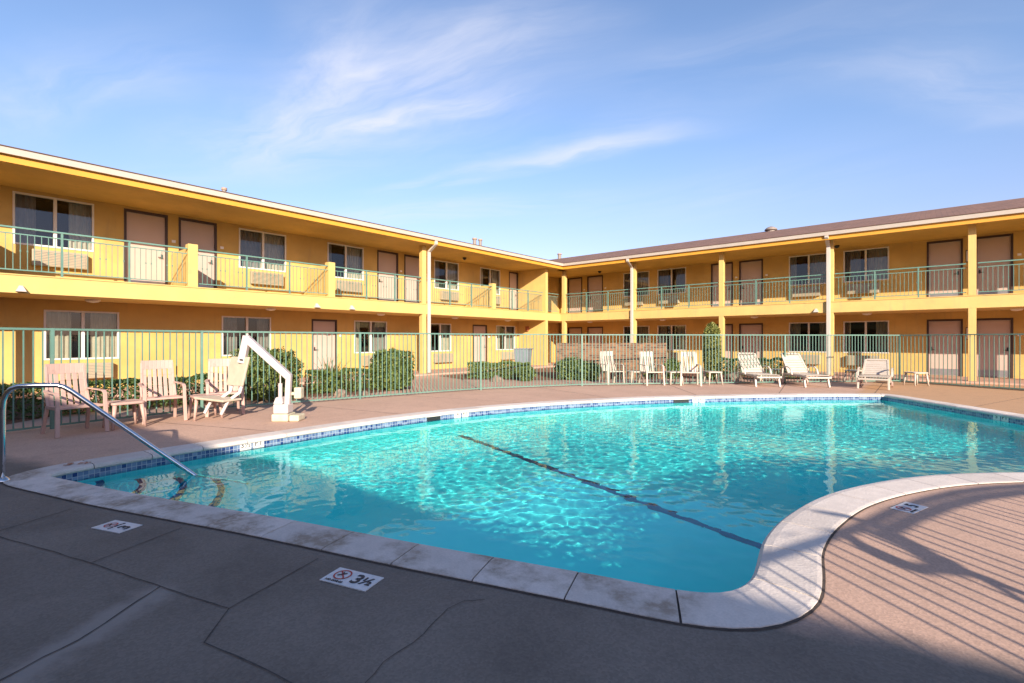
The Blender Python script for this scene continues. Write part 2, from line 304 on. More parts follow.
# ------------------------------------------------------------------ mesh builder
class MB:
    def __init__(s): s.v = []; s.f = []; s.uv = {}
    def quad(s, a, b, c, d, uv=None):
        n = len(s.v); s.v += [tuple(a), tuple(b), tuple(c), tuple(d)]; s.f.append((n, n+1, n+2, n+3))
        if uv: s.uv[len(s.f)-1] = uv
    def box(s, x0, x1, y0, y1, z0, z1, tf=None):
        if x0 > x1: x0, x1 = x1, x0
        if y0 > y1: y0, y1 = y1, y0
        P = [(x0,y0,z0),(x1,y0,z0),(x1,y1,z0),(x0,y1,z0),(x0,y0,z1),(x1,y0,z1),(x1,y1,z1),(x0,y1,z1)]
        if tf: P = [tuple(tf(*p)) for p in P]
        n = len(s.v); s.v += P
        for f in ((0,3,2,1),(4,5,6,7),(0,1,5,4),(1,2,6,5),(2,3,7,6),(3,0,4,7)): s.f.append(tuple(n+i for i in f))
    def hexa(s, P):
        n = len(s.v); s.v += [tuple(p) for p in P]
        for f in ((0,3,2,1),(4,5,6,7),(0,1,5,4),(1,2,6,5),(2,3,7,6),(3,0,4,7)): s.f.append(tuple(n+i for i in f))
    def bar(s, a, b, wd, th, up=(0,0,1)):
        """rectangular bar from a to b; wd sideways, th along up"""
        a = Vector(a); b = Vector(b); d = (b-a).normalized(); up = Vector(up)
        sx = d.cross(up)
        if sx.length < 1e-4: sx = Vector((1,0,0))
        sx.normalize(); uu = sx.cross(d).normalized()
        sx *= wd/2; uu *= th/2
        s.hexa([a-sx-uu, a+sx-uu, b+sx-uu, b-sx-uu, a-sx+uu, a+sx+uu, b+sx+uu, b-sx+uu])
    def tube(s, pts, r, n=10, cap=True, closed=False):
        pts = [Vector(p) for p in pts]; rs = r if isinstance(r, (list, tuple)) else [r]*len(pts)
        base = len(s.v); prev = None
        for i, p in enumerate(pts):
            d = (pts[min(i+1, len(pts)-1)] - pts[max(i-1, 0)]).normalized()
            if prev is None:
                a = d.cross(Vector((0,0,1)))
                if a.length < .01: a = d.cross(Vector((1,0,0)))
            else: a = prev - d*prev.dot(d)
            a.normalize(); prev = a; b = d.cross(a)
            for k in range(n):
                t = 2*math.pi*k/n; s.v.append(tuple(p + a*math.cos(t)*rs[i] + b*math.sin(t)*rs[i]))
        for i in range(len(pts)-1):
            for k in range(n):
                s.f.append((base+i*n+k, base+i*n+(k+1)%n, base+(i+1)*n+(k+1)%n, base+(i+1)*n+k))
        if cap:
            s.f.append(tuple(base+k for k in reversed(range(n)))); s.f.append(tuple(base+(len(pts)-1)*n+k for k in range(n)))
    def build(s, name, m, parent=None, smooth=False, bevel=0, recalc=True, loc=None):
        me = bpy.data.meshes.new(name); me.from_pydata(s.v, [], s.f)
        if s.uv:
            ul = me.uv_layers.new(name='UVMap')
            for p in me.polygons:
                q = s.uv.get(p.index)
                if q:
                    for k, li in enumerate(p.loop_indices): ul.data[li].uv = q[k]
        me.update()
        if recalc:
            bm = bmesh.new(); bm.from_mesh(me); bmesh.ops.recalc_face_normals(bm, faces=bm.faces); bm.to_mesh(me); bm.free()
        ml = m if isinstance(m, (list, tuple)) else [m]
        for q in ml: me.materials.append(M[q] if isinstance(q, str) else q)
        o = bpy.data.objects.new(name, me); C.objects.link(o)
        if parent: o.parent = parent
        if loc is not None: o.location = loc
        if smooth:
            for p in me.polygons: p.use_smooth = True
        if bevel:
            b = o.modifiers.new('bevel', 'BEVEL'); b.width = bevel; b.segments = 2; b.limit_method = 'ANGLE'
        return o
def tag(o, label=None, cat=None, group=None, kind=None):
    if label: o['label'] = label
    if cat: o['category'] = cat
    if group: o['group'] = group
    if kind: o['kind'] = kind
    return o
def empty(name, loc=(0,0,0), rz=0, **k):
    o = bpy.data.objects.new(name, None); C.objects.link(o); o.location = loc; o.rotation_euler = (0,0,rz); o.empty_display_size = .2
    return tag(o, **k)
def copy_tree(o, parent=None):
    c = o.copy(); C.objects.link(c); c.parent = parent
    for ch in list(o.children): copy_tree(ch, c)
    return c

# ------------------------------------------------------------------ pool outline (plan, metres)
inner_ctrl = [(-6.93,.63),(-6.39,.80),(-5.62,1.05),(-5.1,1.24),(-4.54,1.45),(-3.9,1.69),(-3.2,1.93),(-2.58,2.14),(-2.03,2.34),(-1.5,2.53),(-1.10,2.67),(-.92,2.77),(-.83,2.90),(-.79,3.08),(-.81,3.3),(-.88,3.8),(-.86,4.42),(-.71,5.23),(-.38,6.05),(.07,6.78),(.76,7.50),
 (1.6,8.1),(2.35,8.9),(2.7,9.8),(2.55,10.8),(2.0,11.8),(1.29,12.85),(.32,14.2),(-.82,15.70),(-.92,15.80),(-1.02,15.74),(-2.18,14.75),(-3.67,13.10),(-5.06,11.35),(-6.2,9.4),(-6.87,7.75),(-7.21,6.42),(-7.36,5.14),(-7.38,4.12),(-7.36,3.19),(-7.33,2.44),(-7.29,1.8),(-7.25,1.3),(-7.20,.92),(-7.13,.72),(-7.04,.62)]
def chain(pts, step):
    P = [Vector((*p, 0)) for p in pts]; n = len(P); out = []
    for i in range(n):                                   # Catmull-Rom through the survey points
        a, b, c, d = P[i-1], P[i], P[(i+1) % n], P[(i+2) % n]
        L = (c-b).length; k = max(1, int(L/.03))
        for j in range(k):
            t = j/k
            if L > .5 or True:
                # centripetal-ish: scale tangents by segment length
                m0 = (c-a)/max((c-b).length+(b-a).length, 1e-6)*L; m1 = (d-b)/max((d-c).length+(c-b).length, 1e-6)*L
                t2, t3 = t*t, t*t*t
                out.append(b*(2*t3-3*t2+1) + m0*(t3-2*t2+t) + c*(-2*t3+3*t2) + m1*(t3-t2))
    # resample
    res = [out[0]]; acc = 0
    tot = sum((out[(i+1) % len(out)]-out[i]).length for i in range(len(out))); m = int(round(tot/step)); st = tot/m; target = st
    for i in range(len(out)):
        a, b = out[i], out[(i+1) % len(out)]; L = (b-a).length
        while acc + L >= target - 1e-9 and len(res) < m:
            res.append(a.lerp(b, (target-acc)/L)); target += st
        acc += L
    return res, st
inner, STEP = chain(inner_ctrl, .08)
NI = len(inner)
def normal(i, w=2):
    t = (inner[(i+w) % NI]-inner[(i-w) % NI]).normalized(); return Vector((t.y, -t.x, 0))   # loop is counter-clockwise: this points outward
def off(d, w=2):
    return [inner[i] + normal(i, w)*d for i in range(NI)]
CW = .335                                                 # coping width
def cwid(p):                                            # coping narrower on the far side
    return CW
outer = [inner[i] + normal(i, 4)*cwid(inner[i]) for i in range(NI)]
WZ = -.13                                                # water level
FLOOR = -1.2

# deck with the pool cut out
def poly_sheet(name, loops, z, m, **k):
    bm = bmesh.new(); es = []
    for lp in loops:
        vs = [bm.verts.new((p[0], p[1], z)) for p in lp]
        es += [bm.edges.new((vs[i], vs[(i+1) % len(vs)])) for i in range(len(vs))]
    bmesh.ops.triangle_fill(bm, use_beauty=True, use_dissolve=False, edges=es)
    for f in bm.faces:
        if f.normal.z < 0: f.normal_flip()
    me = bpy.data.meshes.new(name); bm.to_mesh(me); bm.free(); me.materials.append(M[m])
    o = bpy.data.objects.new(name, me); C.objects.link(o); return tag(o, **k)

FENCE = [(-9.7,-3.2),(-10.15,-1.2),(-10.66,1.0),(-10.98,3.2),(-10.46,6.41),(-9.72,9.82),(-8.22,12.79),(-3.64,17.93),(-.80,21.0),(2.6,19.35),(7.5,17.0)]
gx = 120
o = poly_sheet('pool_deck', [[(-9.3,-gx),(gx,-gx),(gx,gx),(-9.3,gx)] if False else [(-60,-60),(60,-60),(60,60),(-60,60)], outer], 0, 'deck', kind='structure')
g = MB(); g.box(-1500,1500,-1500,1500,-3.2,-3.0)
# distant ground sheet beyond the deck, one piece, dropped under the motel plot
g = MB(); g.quad((-1500,-1500,-.05),(-59,-1500,-.05),(-59,1500,-.05),(-1500,1500,-.05)); g.quad((59,-1500,-.05),(1500,-1500,-.05),(1500,1500,-.05),(59,1500,-.05)); g.quad((-59,-1500,-.05),(59,-1500,-.05),(59,-59,-.05),(-59,-59,-.05)); g.quad((-59,59,-.05),(59,59,-.05),(59,1500,-.05),(-59,1500,-.05))
tag(g.build('ground', 'kerb', recalc=False), kind='structure')

# tooled joints and cracks in the concrete
def strip(mb, pts, wd, z, jit=0):
    P = []
    for i in range(len(pts)-1):
        a, b = pts[i], pts[i+1]; n = max(1, int((b-a).length/.06))
        for k in range(n): P.append(a.lerp(b, k/n))
    P.append(pts[-1])
    for i, p in enumerate(P):
        if jit and 0 < i < len(P)-1: P[i] = p + Vector((noise.noise(p*6)*jit, noise.noise(p*6+Vector((9,4,0)))*jit, 0))
    for i in range(len(P)-1):
        a, b = P[i], P[i+1]; d = (b-a).normalized(); q = Vector((-d.y, d.x, 0)) * wd/2 * (1 + .5*noise.noise(a*9))
        mb.quad((a.x-q.x, a.y-q.y, z), (b.x-q.x, b.y-q.y, z), (b.x+q.x, b.y+q.y, z), (a.x+q.x, a.y+q.y, z))
j = MB()
for L, wd, jt in [([(-60,519),(0,537),(90,563),(160,587),(229,609)], .0065, .01), ([(229,609),(204,643),(256,665),(300,688),(420,760)], .0065, .008), ([(229,609),(256,593.5),(318,559)], .0065, .008),
              ([(92,563),(182,528)], .0065, .006), ([(-60,549),(0,531),(72,509)], .0065, .006), ([(160,587),(105,623),(60,650),(22,670),(-60,710)], .007, .03),
              ([(363,686),(385,664),(421,635),(448,609)], .0045, .03), ([(448,609),(462,601),(485,600)], .004, .02)]:
    strip(j, [G(*p) for p in L], wd, .004, jt)
# far-side joints running from the pool to the fence
for i0, (fx, fy) in [(int(NI*.93), (-10.8,2.0)), (int(NI*.87), (-10.7,4.9)), (int(NI*.80), (-10.2,7.6)), (int(NI*.74), (-8.9,11.5)), (int(NI*.68), (-6.3,14.9)), (int(NI*.62), (-3.6,17.9)), (int(NI*.56), (-1.2,20.4)), (int(NI*.50), (2.4,19.3)), (int(NI*.46), (5.5,15))]:
    strip(j, [outer[i0]+normal(i0)*.02, Vector((fx, fy, 0))], .012, .004, .01)
tag(j.build('deck_joints', 'groove', recalc=False), kind='structure')

# coping stones: real blocks with open joints over a mortar bed
cp = MB(); mo = MB()
NB = int(round(NI*STEP/.56)); seg = NI/NB
prof = [(.0, -.035), (-.018, -.045), (-.028, -.03), (-.022, -.008), (.0, .008), (.05, .014), (CW-.03, .013), (CW-.006, .009), (CW, -.02)]
for bI in range(NB):
    a = bI*seg + .06; b = (bI+1)*seg - .06; n = max(6, int((b-a)/1.0)+1); rows = []
    for k in range(n+1):
        t = a + (b-a)*k/n; i = int(t) % NI; fr = t-int(t); i2 = (i+1) % NI
        p = inner[i].lerp(inner[i2], fr); nn = normal(i, 3).lerp(normal(i2, 3), fr).normalized()
        rows.append([p + nn*d + Vector((0,0,z)) for d, z in prof])
    base = len(cp.v)
    for r_ in rows: cp.v += [tuple(q) for q in r_]
    m = len(prof)
    for k in range(n):
        for q in range(m-1): cp.f.append((base+k*m+q, base+(k+1)*m+q, base+(k+1)*m+q+1, base+k*m+q+1))
    cp.f.append(tuple(base+q for q in range(m))); cp.f.append(tuple(base+n*m+q for q in reversed(range(m))))
co_o = cp.build('pool_coping', 'coping', smooth=False); tag(co_o, kind='structure')
for i in range(NI):
    k = (i+1) % NI
    mo.quad(inner[i]+Vector((0,0,.004)) , outer[i]+normal(i)*.012+Vector((0,0,.004)), outer[k]+normal(k)*.012+Vector((0,0,.004)), inner[k]+Vector((0,0,.004)))
tag(mo.build('coping_mortar_bed', 'mortar', recalc=False), kind='structure')

# pool shell: tile band, walls, cove, floor
sh = MB(); tl = MB()
for i in range(NI):
    k = (i+1) % NI; u0, u1 = i*STEP, (i+1)*STEP
    a, b = inner[i], inner[k]; na, nb = normal(i), normal(k)
    z = lambda p, zz: Vector((p.x, p.y, zz))
    tl.quad(z(a,-.21), z(b,-.21), z(b,.004), z(a,.004), uv=[(u0,.04),(u1,.04),(u1,.254),(u0,.254)])
    sh.quad(z(a,FLOOR+.25), z(b,FLOOR+.25), z(b,-.21), z(a,-.21))
    a2, b2 = a-na*.08, b-nb*.08; a3, b3 = a-na*.28, b-nb*.28
    sh.quad(z(a2,FLOOR+.07), z(b2,FLOOR+.07), z(b,FLOOR+.25), z(a,FLOOR+.25))
    sh.quad(z(a3,FLOOR), z(b3,FLOOR), z(b2,FLOOR+.07), z(a2,FLOOR+.07))
tag(tl.build('waterline_tile', 'tile', recalc=False), kind='structure')
so = sh.build('pool_wall_shell', 'plaster', recalc=False, smooth=True); tag(so, kind='structure')
fl = poly_sheet('pool_floor', [[inner[i]-normal(i)*.28 for i in range(0, NI, 2)]], FLOOR, 'plaster', kind='structure')
# swim line on the floor
lf = MB(); A = G(452, 412.2); B = Vector((-1.0, 5.10, 0))
a_in = A + (B-A).normalized()*.30
strip(lf, [Vector((a_in.x,a_in.y,0)), Vector((B.x-.25,B.y+.1,0))], .11, FLOOR+.006)
d = (B-A).normalized(); q = Vector((-d.y, d.x, 0))*.055
# ... and up the far wall
tag(lf.build('pool_floor_line', 'tiledark', recalc=False), kind='structure')
# corner steps: quarter discs with dark nosing tiles
stp = MB(); nos = MB(); cc = Vector((-7.15,.60,0))
def inside(x, y):
    c = False
    for i in range(0, NI):
        a, b = inner[i], inner[(i+1) % NI]
        if (a.y > y) != (b.y > y) and x < (b.x-a.x)*(y-a.y)/(b.y-a.y)+a.x: c = not c
    return c
for s_, (rad, zt) in enumerate([(.50, -.34), (.88, -.56), (1.27, -.78), (1.66, -1.0)]):
    n = 48; arc = []
    for k in range(n+1):
        th = R(5) + R(95)*k/n; arc.append(cc + Vector((math.cos(th), math.sin(th), 0))*rad)
    zb = zt-.22 if s_ < 3 else FLOOR
    for k in range(n):
        p, q_ = arc[k], arc[k+1]; pi_ = cc+(p-cc)*((rad-.07)/rad); qi = cc+(q_-cc)*((rad-.07)/rad)
        mid = (p+q_)/2
        if not inside(mid.x, mid.y): continue
        z = lambda v, zz: Vector((v.x, v.y, zz))
        stp.quad(z(p,zb), z(q_,zb), z(q_,zt), z(p,zt))
        stp.quad(z(cc,zt), z(p,zt), z(q_,zt), z(cc,zt))
        nos.quad(z(pi_,zt+.004), z(p,zt+.004), z(q_,zt+.004), z(qi,zt+.004))
        po, qo = cc+(p-cc)*((rad+.004)/rad), cc+(q_-cc)*((rad+.004)/rad)
        nos.quad(z(po,zt-.06), z(qo,zt-.06), z(qo,zt+.004), z(po,zt+.004))
s1 = stp.build('pool_steps', 'plaster', recalc=False); tag(s1, kind='structure'); s2 = nos.build('step_nosing_tile', 'tiledark', s1, recalc=False)

# water surface
def wave(x, y):
    p = Vector((x, y, 0)); h = 0
    q = Vector((x*.8+y*.25, y*.8-x*.25, .3))
    h += .0022*noise.noise(q*1.3) + .0012*noise.noise(Vector((x*2.6+.4*y+3, y*3.1, 1.7))) + .0013*noise.noise(Vector((x*5.2+y, y*6.0-x, 4.1))) + .0014*noise.noise(Vector((x*12.5+2*y, y*14-x, 7.7))) + .0006*noise.noise(Vector((x*19-3*y, y*20+x, 2.7)))
    # soft rings from the return jet
    rr = math.hypot(x+3.0, y-5.2); h += .0007*math.sin(rr*28)*math.exp(-((rr-1.2)/1.1)**2)
    return h
# (the sheet runs on for a few metres below the deck on the sunny side, unseen, added so sun caustics reach the floor by the walls)
import numpy as np
gs = .03; x0, x1, y0, y1 = -7.6, 6.0, -2.4, 16.1
nx = int((x1-x0)/gs); ny = int((y1-y0)/gs)
bigo = [inner[i]+normal(i)*.07 for i in range(NI)]
ins = np.zeros((nx+1, ny+1), bool)
for jy in range(ny+1):
    y = y0+jy*gs; xs = []
    for i in range(NI):
        a, b = bigo[i], bigo[(i+1) % NI]
        if (a.y > y) != (b.y > y): xs.append(a.x+(b.x-a.x)*(y-a.y)/(b.y-a.y))
    xs.sort()
    for k in range(0, len(xs)-1, 2):
        ins[max(0, int((xs[k]-x0)/gs)):min(nx, int((xs[k+1]-x0)/gs)+1)+1, jy] = True
allw = ins.copy()
for k in range(1, 17):
    sx = int(round(-DX*.2*k*.37/gs*1.2)); sy = int(round(-DY*.2*k*.37/gs*1.2))      # toward the sun
    sh_ = np.zeros_like(ins); X = slice(sx, None) ; 
    if sy < 0: sh_[sx:, :sy] = ins[:ins.shape[0]-sx, -sy:]
    allw |= sh_
wm = MB(); idx = {}
for ix in range(nx):
    for jy in range(ny):
        if allw[ix,jy] and allw[ix+1,jy] and allw[ix,jy+1] and allw[ix+1,jy+1]:
            f = []
            for (a, b) in ((ix,jy),(ix+1,jy),(ix+1,jy+1),(ix,jy+1)):
                if (a,b) not in idx:
                    x, y = x0+a*gs, y0+b*gs; idx[(a,b)] = len(wm.v); wm.v.append((x, y, WZ+wave(x, y)))
                f.append(idx[(a,b)])
            wm.f.append(tuple(f))
wo = wm.build('pool_water', 'water', recalc=False, smooth=True); tag(wo, kind='structure')
wo.cycles.is_caustics_caster = True
for q in (fl, so, s1, s2): q.cycles.is_caustics_receiver = True

# skimmer mouths and depth markers set into the tile band
def wall_at(px, py=None):
    """index of the loop point seen nearest pixel column px on the far side"""
    t = (px-512)/F; best = None
    for i in range(NI):
        p = inner[i]; fw = p.x*FX+p.y*FY; rt = p.x*RX+p.y*RY
        if fw > 4 and normal(i).dot(Vector((FX+RX*t, FY+RY*t, 0))) > 0:
            e = abs(rt/fw - t)
            if best is None or e < best[0]: best = (e, i)
    return best[1]
def plate_on_wall(mb, i, wd, z0, z1, out_=.004, th=.002):
    p = inner[i]; n_ = -normal(i); t = Vector((-n_.y, n_.x, 0)); a = p+n_*(out_-th); b = p+n_*out_
    P = [a-t*wd/2, a+t*wd/2, b+t*wd/2, b-t*wd/2]
    mb.hexa([Vector((q.x,q.y,z0)) for q in P]+[Vector((q.x,q.y,z1)) for q in P])
for lab, px in (('dark skimmer slot in the pool tile left of the floor line', 432), ('dark skimmer slot in the pool tile below the third upright chair', 681)):
    i = wall_at(px); e = empty('skimmer', inner[i], label=lab, cat='pool skimmer', group='skimmer slots under the far coping')
    m_ = MB(); plate_on_wall(m_, i, .42 if px > 600 else .30, -.125, -.045, .012, .01); m_.v = [tuple(Vector(v)-inner[i]) for v in m_.v]; m_.build('opening', 'black', e)
    m_ = MB(); plate_on_wall(m_, i, .46 if px > 600 else .34, -.05, -.038, .02, .018); m_.v = [tuple(Vector(v)-inner[i]) for v in m_.v]; m_.build('lip', 'white', e)

def text_mesh(s, size, m, name='lettering', parent=None, mtx=None, ext=.001, bold=False):
    cu = bpy.data.curves.new(name, 'FONT'); cu.body = s; cu.size = size; cu.extrude = ext; cu.align_x = 'CENTER'; cu.align_y = 'CENTER'
    if bold: cu.offset = size*.02
    tmp = bpy.data.objects.new('tmp', cu); C.objects.link(tmp)
    dg = bpy.context.evaluated_depsgraph_get(); me = bpy.data.meshes.new_from_object(tmp.evaluated_get(dg)); bpy.data.objects.remove(tmp)
    if mtx is not None: me.transform(mtx)
    me.materials.clear(); me.materials.append(M[m]); o = bpy.data.objects.new(name, me); C.objects.link(o); o.parent = parent; return o
for lab, px, s in (('white depth marker tile reading 3 beside the pool lift', 250, '3½'), ('white depth marker tile right of the left skimmer', 460, '4'), ('white depth marker tile reading 5 near the third upright chair', 700, '5'), ('white depth marker tile in the shaded right pool wall', 1000, '5')):
    i = wall_at(px); n_ = -normal(i); t = Vector((-n_.y, n_.x, 0)); c = inner[i]+Vector((0,0,-.065))
    e = empty('depth_marker', c, label=lab, cat='depth marker', group='depth markers in the pool tile')
    for sx, tx in ((-.09, s), (.09, 'FT')):
        m_ = MB(); a = t*(sx-.075); b = t*(sx+.075)
        m_.hexa([a+n_*.002+Vector((0,0,-.07)), b+n_*.002+Vector((0,0,-.07)), b+n_*.006+Vector((0,0,-.07)), a+n_*.006+Vector((0,0,-.07)), a+n_*.002+Vector((0,0,.06)), b+n_*.002+Vector((0,0,.06)), b+n_*.006+Vector((0,0,.06)), a+n_*.006+Vector((0,0,.06))])
        f_ = m_.build('tile_face', 'white', e)
        mt = Matrix.Translation(t*sx+n_*.009) @ Matrix([[t.x, 0, n_.x, 0], [t.y, 0, n_.y, 0], [0, 1, 0, 0], [0,0,0,1]])
        text_mesh(tx, .11, 'ink', 'number', f_, mt)

# no-diving plates on the deck
def deck_sign(corners, lab, num, order=0):
    P = [G(*c) for c in corners]                     # bottom-left, top-left, top-right, bottom-right as seen reading the plate
    c = sum(P, Vector())/4; ux = ((P[3]-P[0])+(P[2]-P[1]))/2; wd = ux.length; ux.normalize(); uy = Vector((-ux.y, ux.x, 0)); ht = abs(((P[1]-P[0]).dot(uy)+(P[2]-P[3]).dot(uy))/2)
    e = empty('no_diving_sign', (c.x, c.y, 0), math.atan2(ux.y, ux.x), label=lab, cat='depth sign', group='no diving plates on the deck')
    m_ = MB(); m_.box(-wd/2, wd/2, -ht/2, ht/2, .001, .006); pl = m_.build('plate', 'sign', e)
    port = wd < ht*1.12; r = wd*.27 if port else min(ht*.33, wd*.23); cx = 0 if port else -wd*.24; cy = ht*.22 if port else ht*.08
    ring = MB(); n = 32
    for k in range(n):
        a, b = 2*math.pi*k/n, 2*math.pi*(k+1)/n
        ring.quad(*[(cx+rr*math.cos(t), cy+rr*math.sin(t), .0085) for rr, t in ((r*.82,a),(r,a),(r,b),(r*.82,b))])
    ring.bar((cx-r*.6, cy+r*.6, .0090), (cx+r*.6, cy-r*.6, .0090), r*.16, .001)
    ring.build('prohibition_ring', 'red', e, recalc=False)
    fg = MB(); fg.bar((cx-r*.45, cy-r*.35, .0100), (cx+r*.3, cy+r*.4, .0100), r*.2, .001); fg.bar((cx+r*.02, cy+r*.12, .0108), (cx-r*.2, cy+r*.5, .0108), r*.12, .001); fg.build('diver_figure', 'ink', e)
    text_mesh('NO DIVING', min(ht, wd)*.14, 'ink', 'lettering', e, Matrix.Translation((cx, cy-r-min(ht, wd)*.12, .0085)), bold=True)
    text_mesh(num[0], ht*(.42 if port else .80), 'ink', 'number', e, Matrix.Translation((0, -ht*.28, .0085) if port else (wd*(.12 if num[1] else .22), 0, .0085)), bold=True)
    if num[1]: text_mesh(num[1], ht*.62, 'ink', 'fraction', e, Matrix.Translation((wd*.34, 0, .0085)), bold=True)
deck_sign([(319.7,580.8),(339.9,568),(383.4,578.6),(365.4,592.2)], 'white no diving plate reading 3½ in the near grey deck', ('3', '½'))
deck_sign([(117.7,534.3),(92.3,528),(117,520.3),(141,526)], 'small white no diving plate by the pool corner at left', ('3', ''))
deck_sign([(913.4,515),(889.7,508),(905.5,503),(928.4,507)], 'white no diving plate on the sunlit tan deck at right', ('5', ''))
cmk = empty('painted_depth_number', G(73, 466)+Vector((0,0,.022)), math.atan2(FY*1-0, FX*1)-math.pi/2+.3, label='faded rust coloured number painted on the shaded left coping', cat='painted number')
text_mesh('3', .16, 'rust', 'digit', cmk, Matrix.Translation((-.04,0,.003)), bold=True)
text_mesh('FT', .10, 'rust', 'letters', cmk, Matrix.Translation((.10,0,.003)), bold=True)

# ------------------------------------------------------------------ beds, walkways, kerbs
def ip(a, b, t): return (a[0]+(b[0]-a[0])*t, a[1]+(b[1]-a[1])*t)
walkL = MB(); walkL.box(-17.6, -15.3, -30, 22.4, .003, .07); walkL.box(-17.6, 20, 21.85, 24.7, .003, .0701) if False else None
tag(walkL.build('left_walkway', 'walk', bevel=.01), kind='structure')
wr = MB(); wr.box(-15.296, 20, 21.75, 24.7, .003, .07); wr.box(-17.6, -15.304, 22.404, 24.7, .003, .07)
tag(wr.build('right_walkway', 'walk', bevel=.01), kind='structure')
bedA = [(-11.9,-6), (-11.9,-1), G(7,424.8), G(52,416.5), G(150,407), G(248,400.5), G(360,394.5), G(415,388), (-12.4,8.6), (-15.0,9.6), (-15.0,-6)]
bedA = [(p[0], p[1]) for p in bedA]
poly_sheet('planting_bed_left', [bedA], .006, 'mulch', kind='structure')
f1 = G(462,379.5); f2 = G(520,380.5); f3 = G(590,380.0); f4 = G(700,378.5); f5 = G(825,378)
bedB = [(f1.x,f1.y),(f2.x,f2.y),(f3.x,f3.y),(f4.x,f4.y),(f5.x,f5.y),(-2.2,21.3),(-14.9,21.3),(-14.9,12.6)]
poly_sheet('planting_bed_back', [bedB], .006, 'mulch', kind='structure')

# ------------------------------------------------------------------ vegetation
def leaves(n, shape, size, seed, flat=.5):
    n = int(n*2.0); size = size*1.12
    """n separate little leaf blades; shape(rnd) gives a point and its outward normal"""
    rnd = random.Random(seed); mb = MB()
    for _ in range(n):
        p, nn = shape(rnd)
        if p is None: continue
        d = Vector((rnd.gauss(0,1), rnd.gauss(0,1), rnd.gauss(0,1)+.3)).normalized()
        d = (d + nn*flat).normalized(); s = size*rnd.uniform(.6, 1.35)
        a = d.cross(Vector((rnd.gauss(0,1), rnd.gauss(0,1), rnd.gauss(0,1)))).normalized(); b = d.cross(a)
        a *= s; b *= s*.5
        mb.quad(p-a, p-b*.9+d*s*.1, p+a, p+b*.9+d*s*.1)
    return mb
def ellipsoid(rx, ry, rz, zc, lump=.16, boxy=1.0, sd=0):
    def f(rnd):
        th = rnd.uniform(0, 2*math.pi); c = rnd.uniform(-1, 1); s = math.sqrt(1-c*c)
        v = Vector((math.cos(th)*s, math.sin(th)*s, c)); m = max(abs(v.x), abs(v.y), abs(v.z))
        v2 = v*(1-boxy)+v/m*boxy*.86 if boxy < 1 else v
        k = 1 + lump*noise.noise(v*2.3+Vector((sd*3.1, sd, 0))) + .5*lump*noise.noise(v*6+Vector((sd, 0, 0)))
        k *= 1-.22*abs(rnd.gauss(0,.6)) if rnd.random() < .85 else rnd.uniform(.3, .9)
        p = Vector((v2.x*rx, v2.y*ry, v2.z*rz))*k
        if p.z+zc < .02: return None, None
        return Vector((p.x, p.y, p.z+zc)), v
    return f
def bush(name, loc, rx, ry, rz, zc, n, size, m, label, cat='shrub', seed=1, rz_=0, boxy=1.0, group=None, lump=.16, flowers=0):
    e = empty(name, loc, rz_, label=label, cat=cat, group=group)
    leaves(n, ellipsoid(rx, ry, rz, zc, lump, boxy, seed), size, seed).build('foliage', m, e, recalc=False)
    s = MB(); rnd = random.Random(seed)
    for k in range(5):
        a = rnd.uniform(0, 6.28); s.tube([(.04*math.cos(a), .04*math.sin(a), -.01), (rx*.25*math.cos(a), ry*.25*math.sin(a), zc*.5), (rx*.55*math.cos(a), ry*.55*math.sin(a), zc+rz*.3)], [.022, .016, .006], 6)
    s.build('stems', 'bark', e)
    if flowers:
        fm = MB(); sh_ = ellipsoid(rx*1.03, ry*1.03, rz*1.03, zc, lump, boxy, seed)
        for _ in range(flowers):
            p, v = sh_(rnd)
            if p is None: continue
            for k in range(5):
                a = 6.28*k/5; u = Vector((math.cos(a), math.sin(a), .4))*.045; q = Vector((-math.sin(a), math.cos(a), 0))*.022
                fm.quad(p, p+u*.6-q, p+u, p+u*.6+q)
        fm.build('blossoms', 'flower', e, recalc=False)
    return e
def gz(px, py): p = G(px, py); return (p.x, p.y, 0)
p_ = G(393, 391); bush('round_shrub', (p_.x-.25, p_.y+.15, 0), .58, .58, .62, .58, 5200, .036, 'leaf', 'dense clipped round shrub behind the fence, left of the tall downspout', seed=3, boxy=.45)
p_ = G(277, 402); bush('rounded_shrub', (p_.x-.5, p_.y, 0), .68, .72, .60, .62, 4800, .036, 'leaf', 'loose rounded shrub behind the white pool lift boom', seed=5, boxy=.8, lump=.35)
def hedge(a, b, hh, dp, label, seed, m='leaf', n=3600):
    a = Vector(a); b = Vector(b); c = (a+b)/2; L = (b-a).length
    e = empty('low_hedge', (c.x, c.y, 0), math.atan2((b-a).y, (b-a).x), label=label, cat='hedge', group='low clipped hedges behind the fence')
    def shp(rnd):
        x = rnd.uniform(-L/2, L/2); f_ = rnd.random(); top = hh*(1+.13*noise.noise(Vector((x*1.7, seed, 0)))+.08*noise.noise(Vector((x*5, seed, 0))))
        if f_ < .4: return Vector((x, rnd.uniform(-dp/2, dp/2), top-abs(rnd.gauss(0,.04)))), Vector((0,0,1))
        s = rnd.choice((-1, 1)); return Vector((x, s*(dp/2-abs(rnd.gauss(0,.05))), rnd.uniform(.03, top))), Vector((0,s,0))
    leaves(n, shp, .034, seed).build('foliage', m, e, recalc=False)
    s = MB()
    for k in range(int(L/.5)+1):
        x = -L/2+.2+k*.5; s.tube([(x,0,-.01),(x+.03,.02,hh*.8)], [.02,.008], 6)
    s = MB(); s.tube([(-L/2+.1+.2*k, .05*math.sin(k*2.1), .03+(hh*.7 if k % 2 else 0)) for k in range(int((L-.2)/.2)+1)], .012, 6)
    s.build('stems', 'bark', e)
hb0 = G(468, 378.9); hb1 = G(530, 379.4)
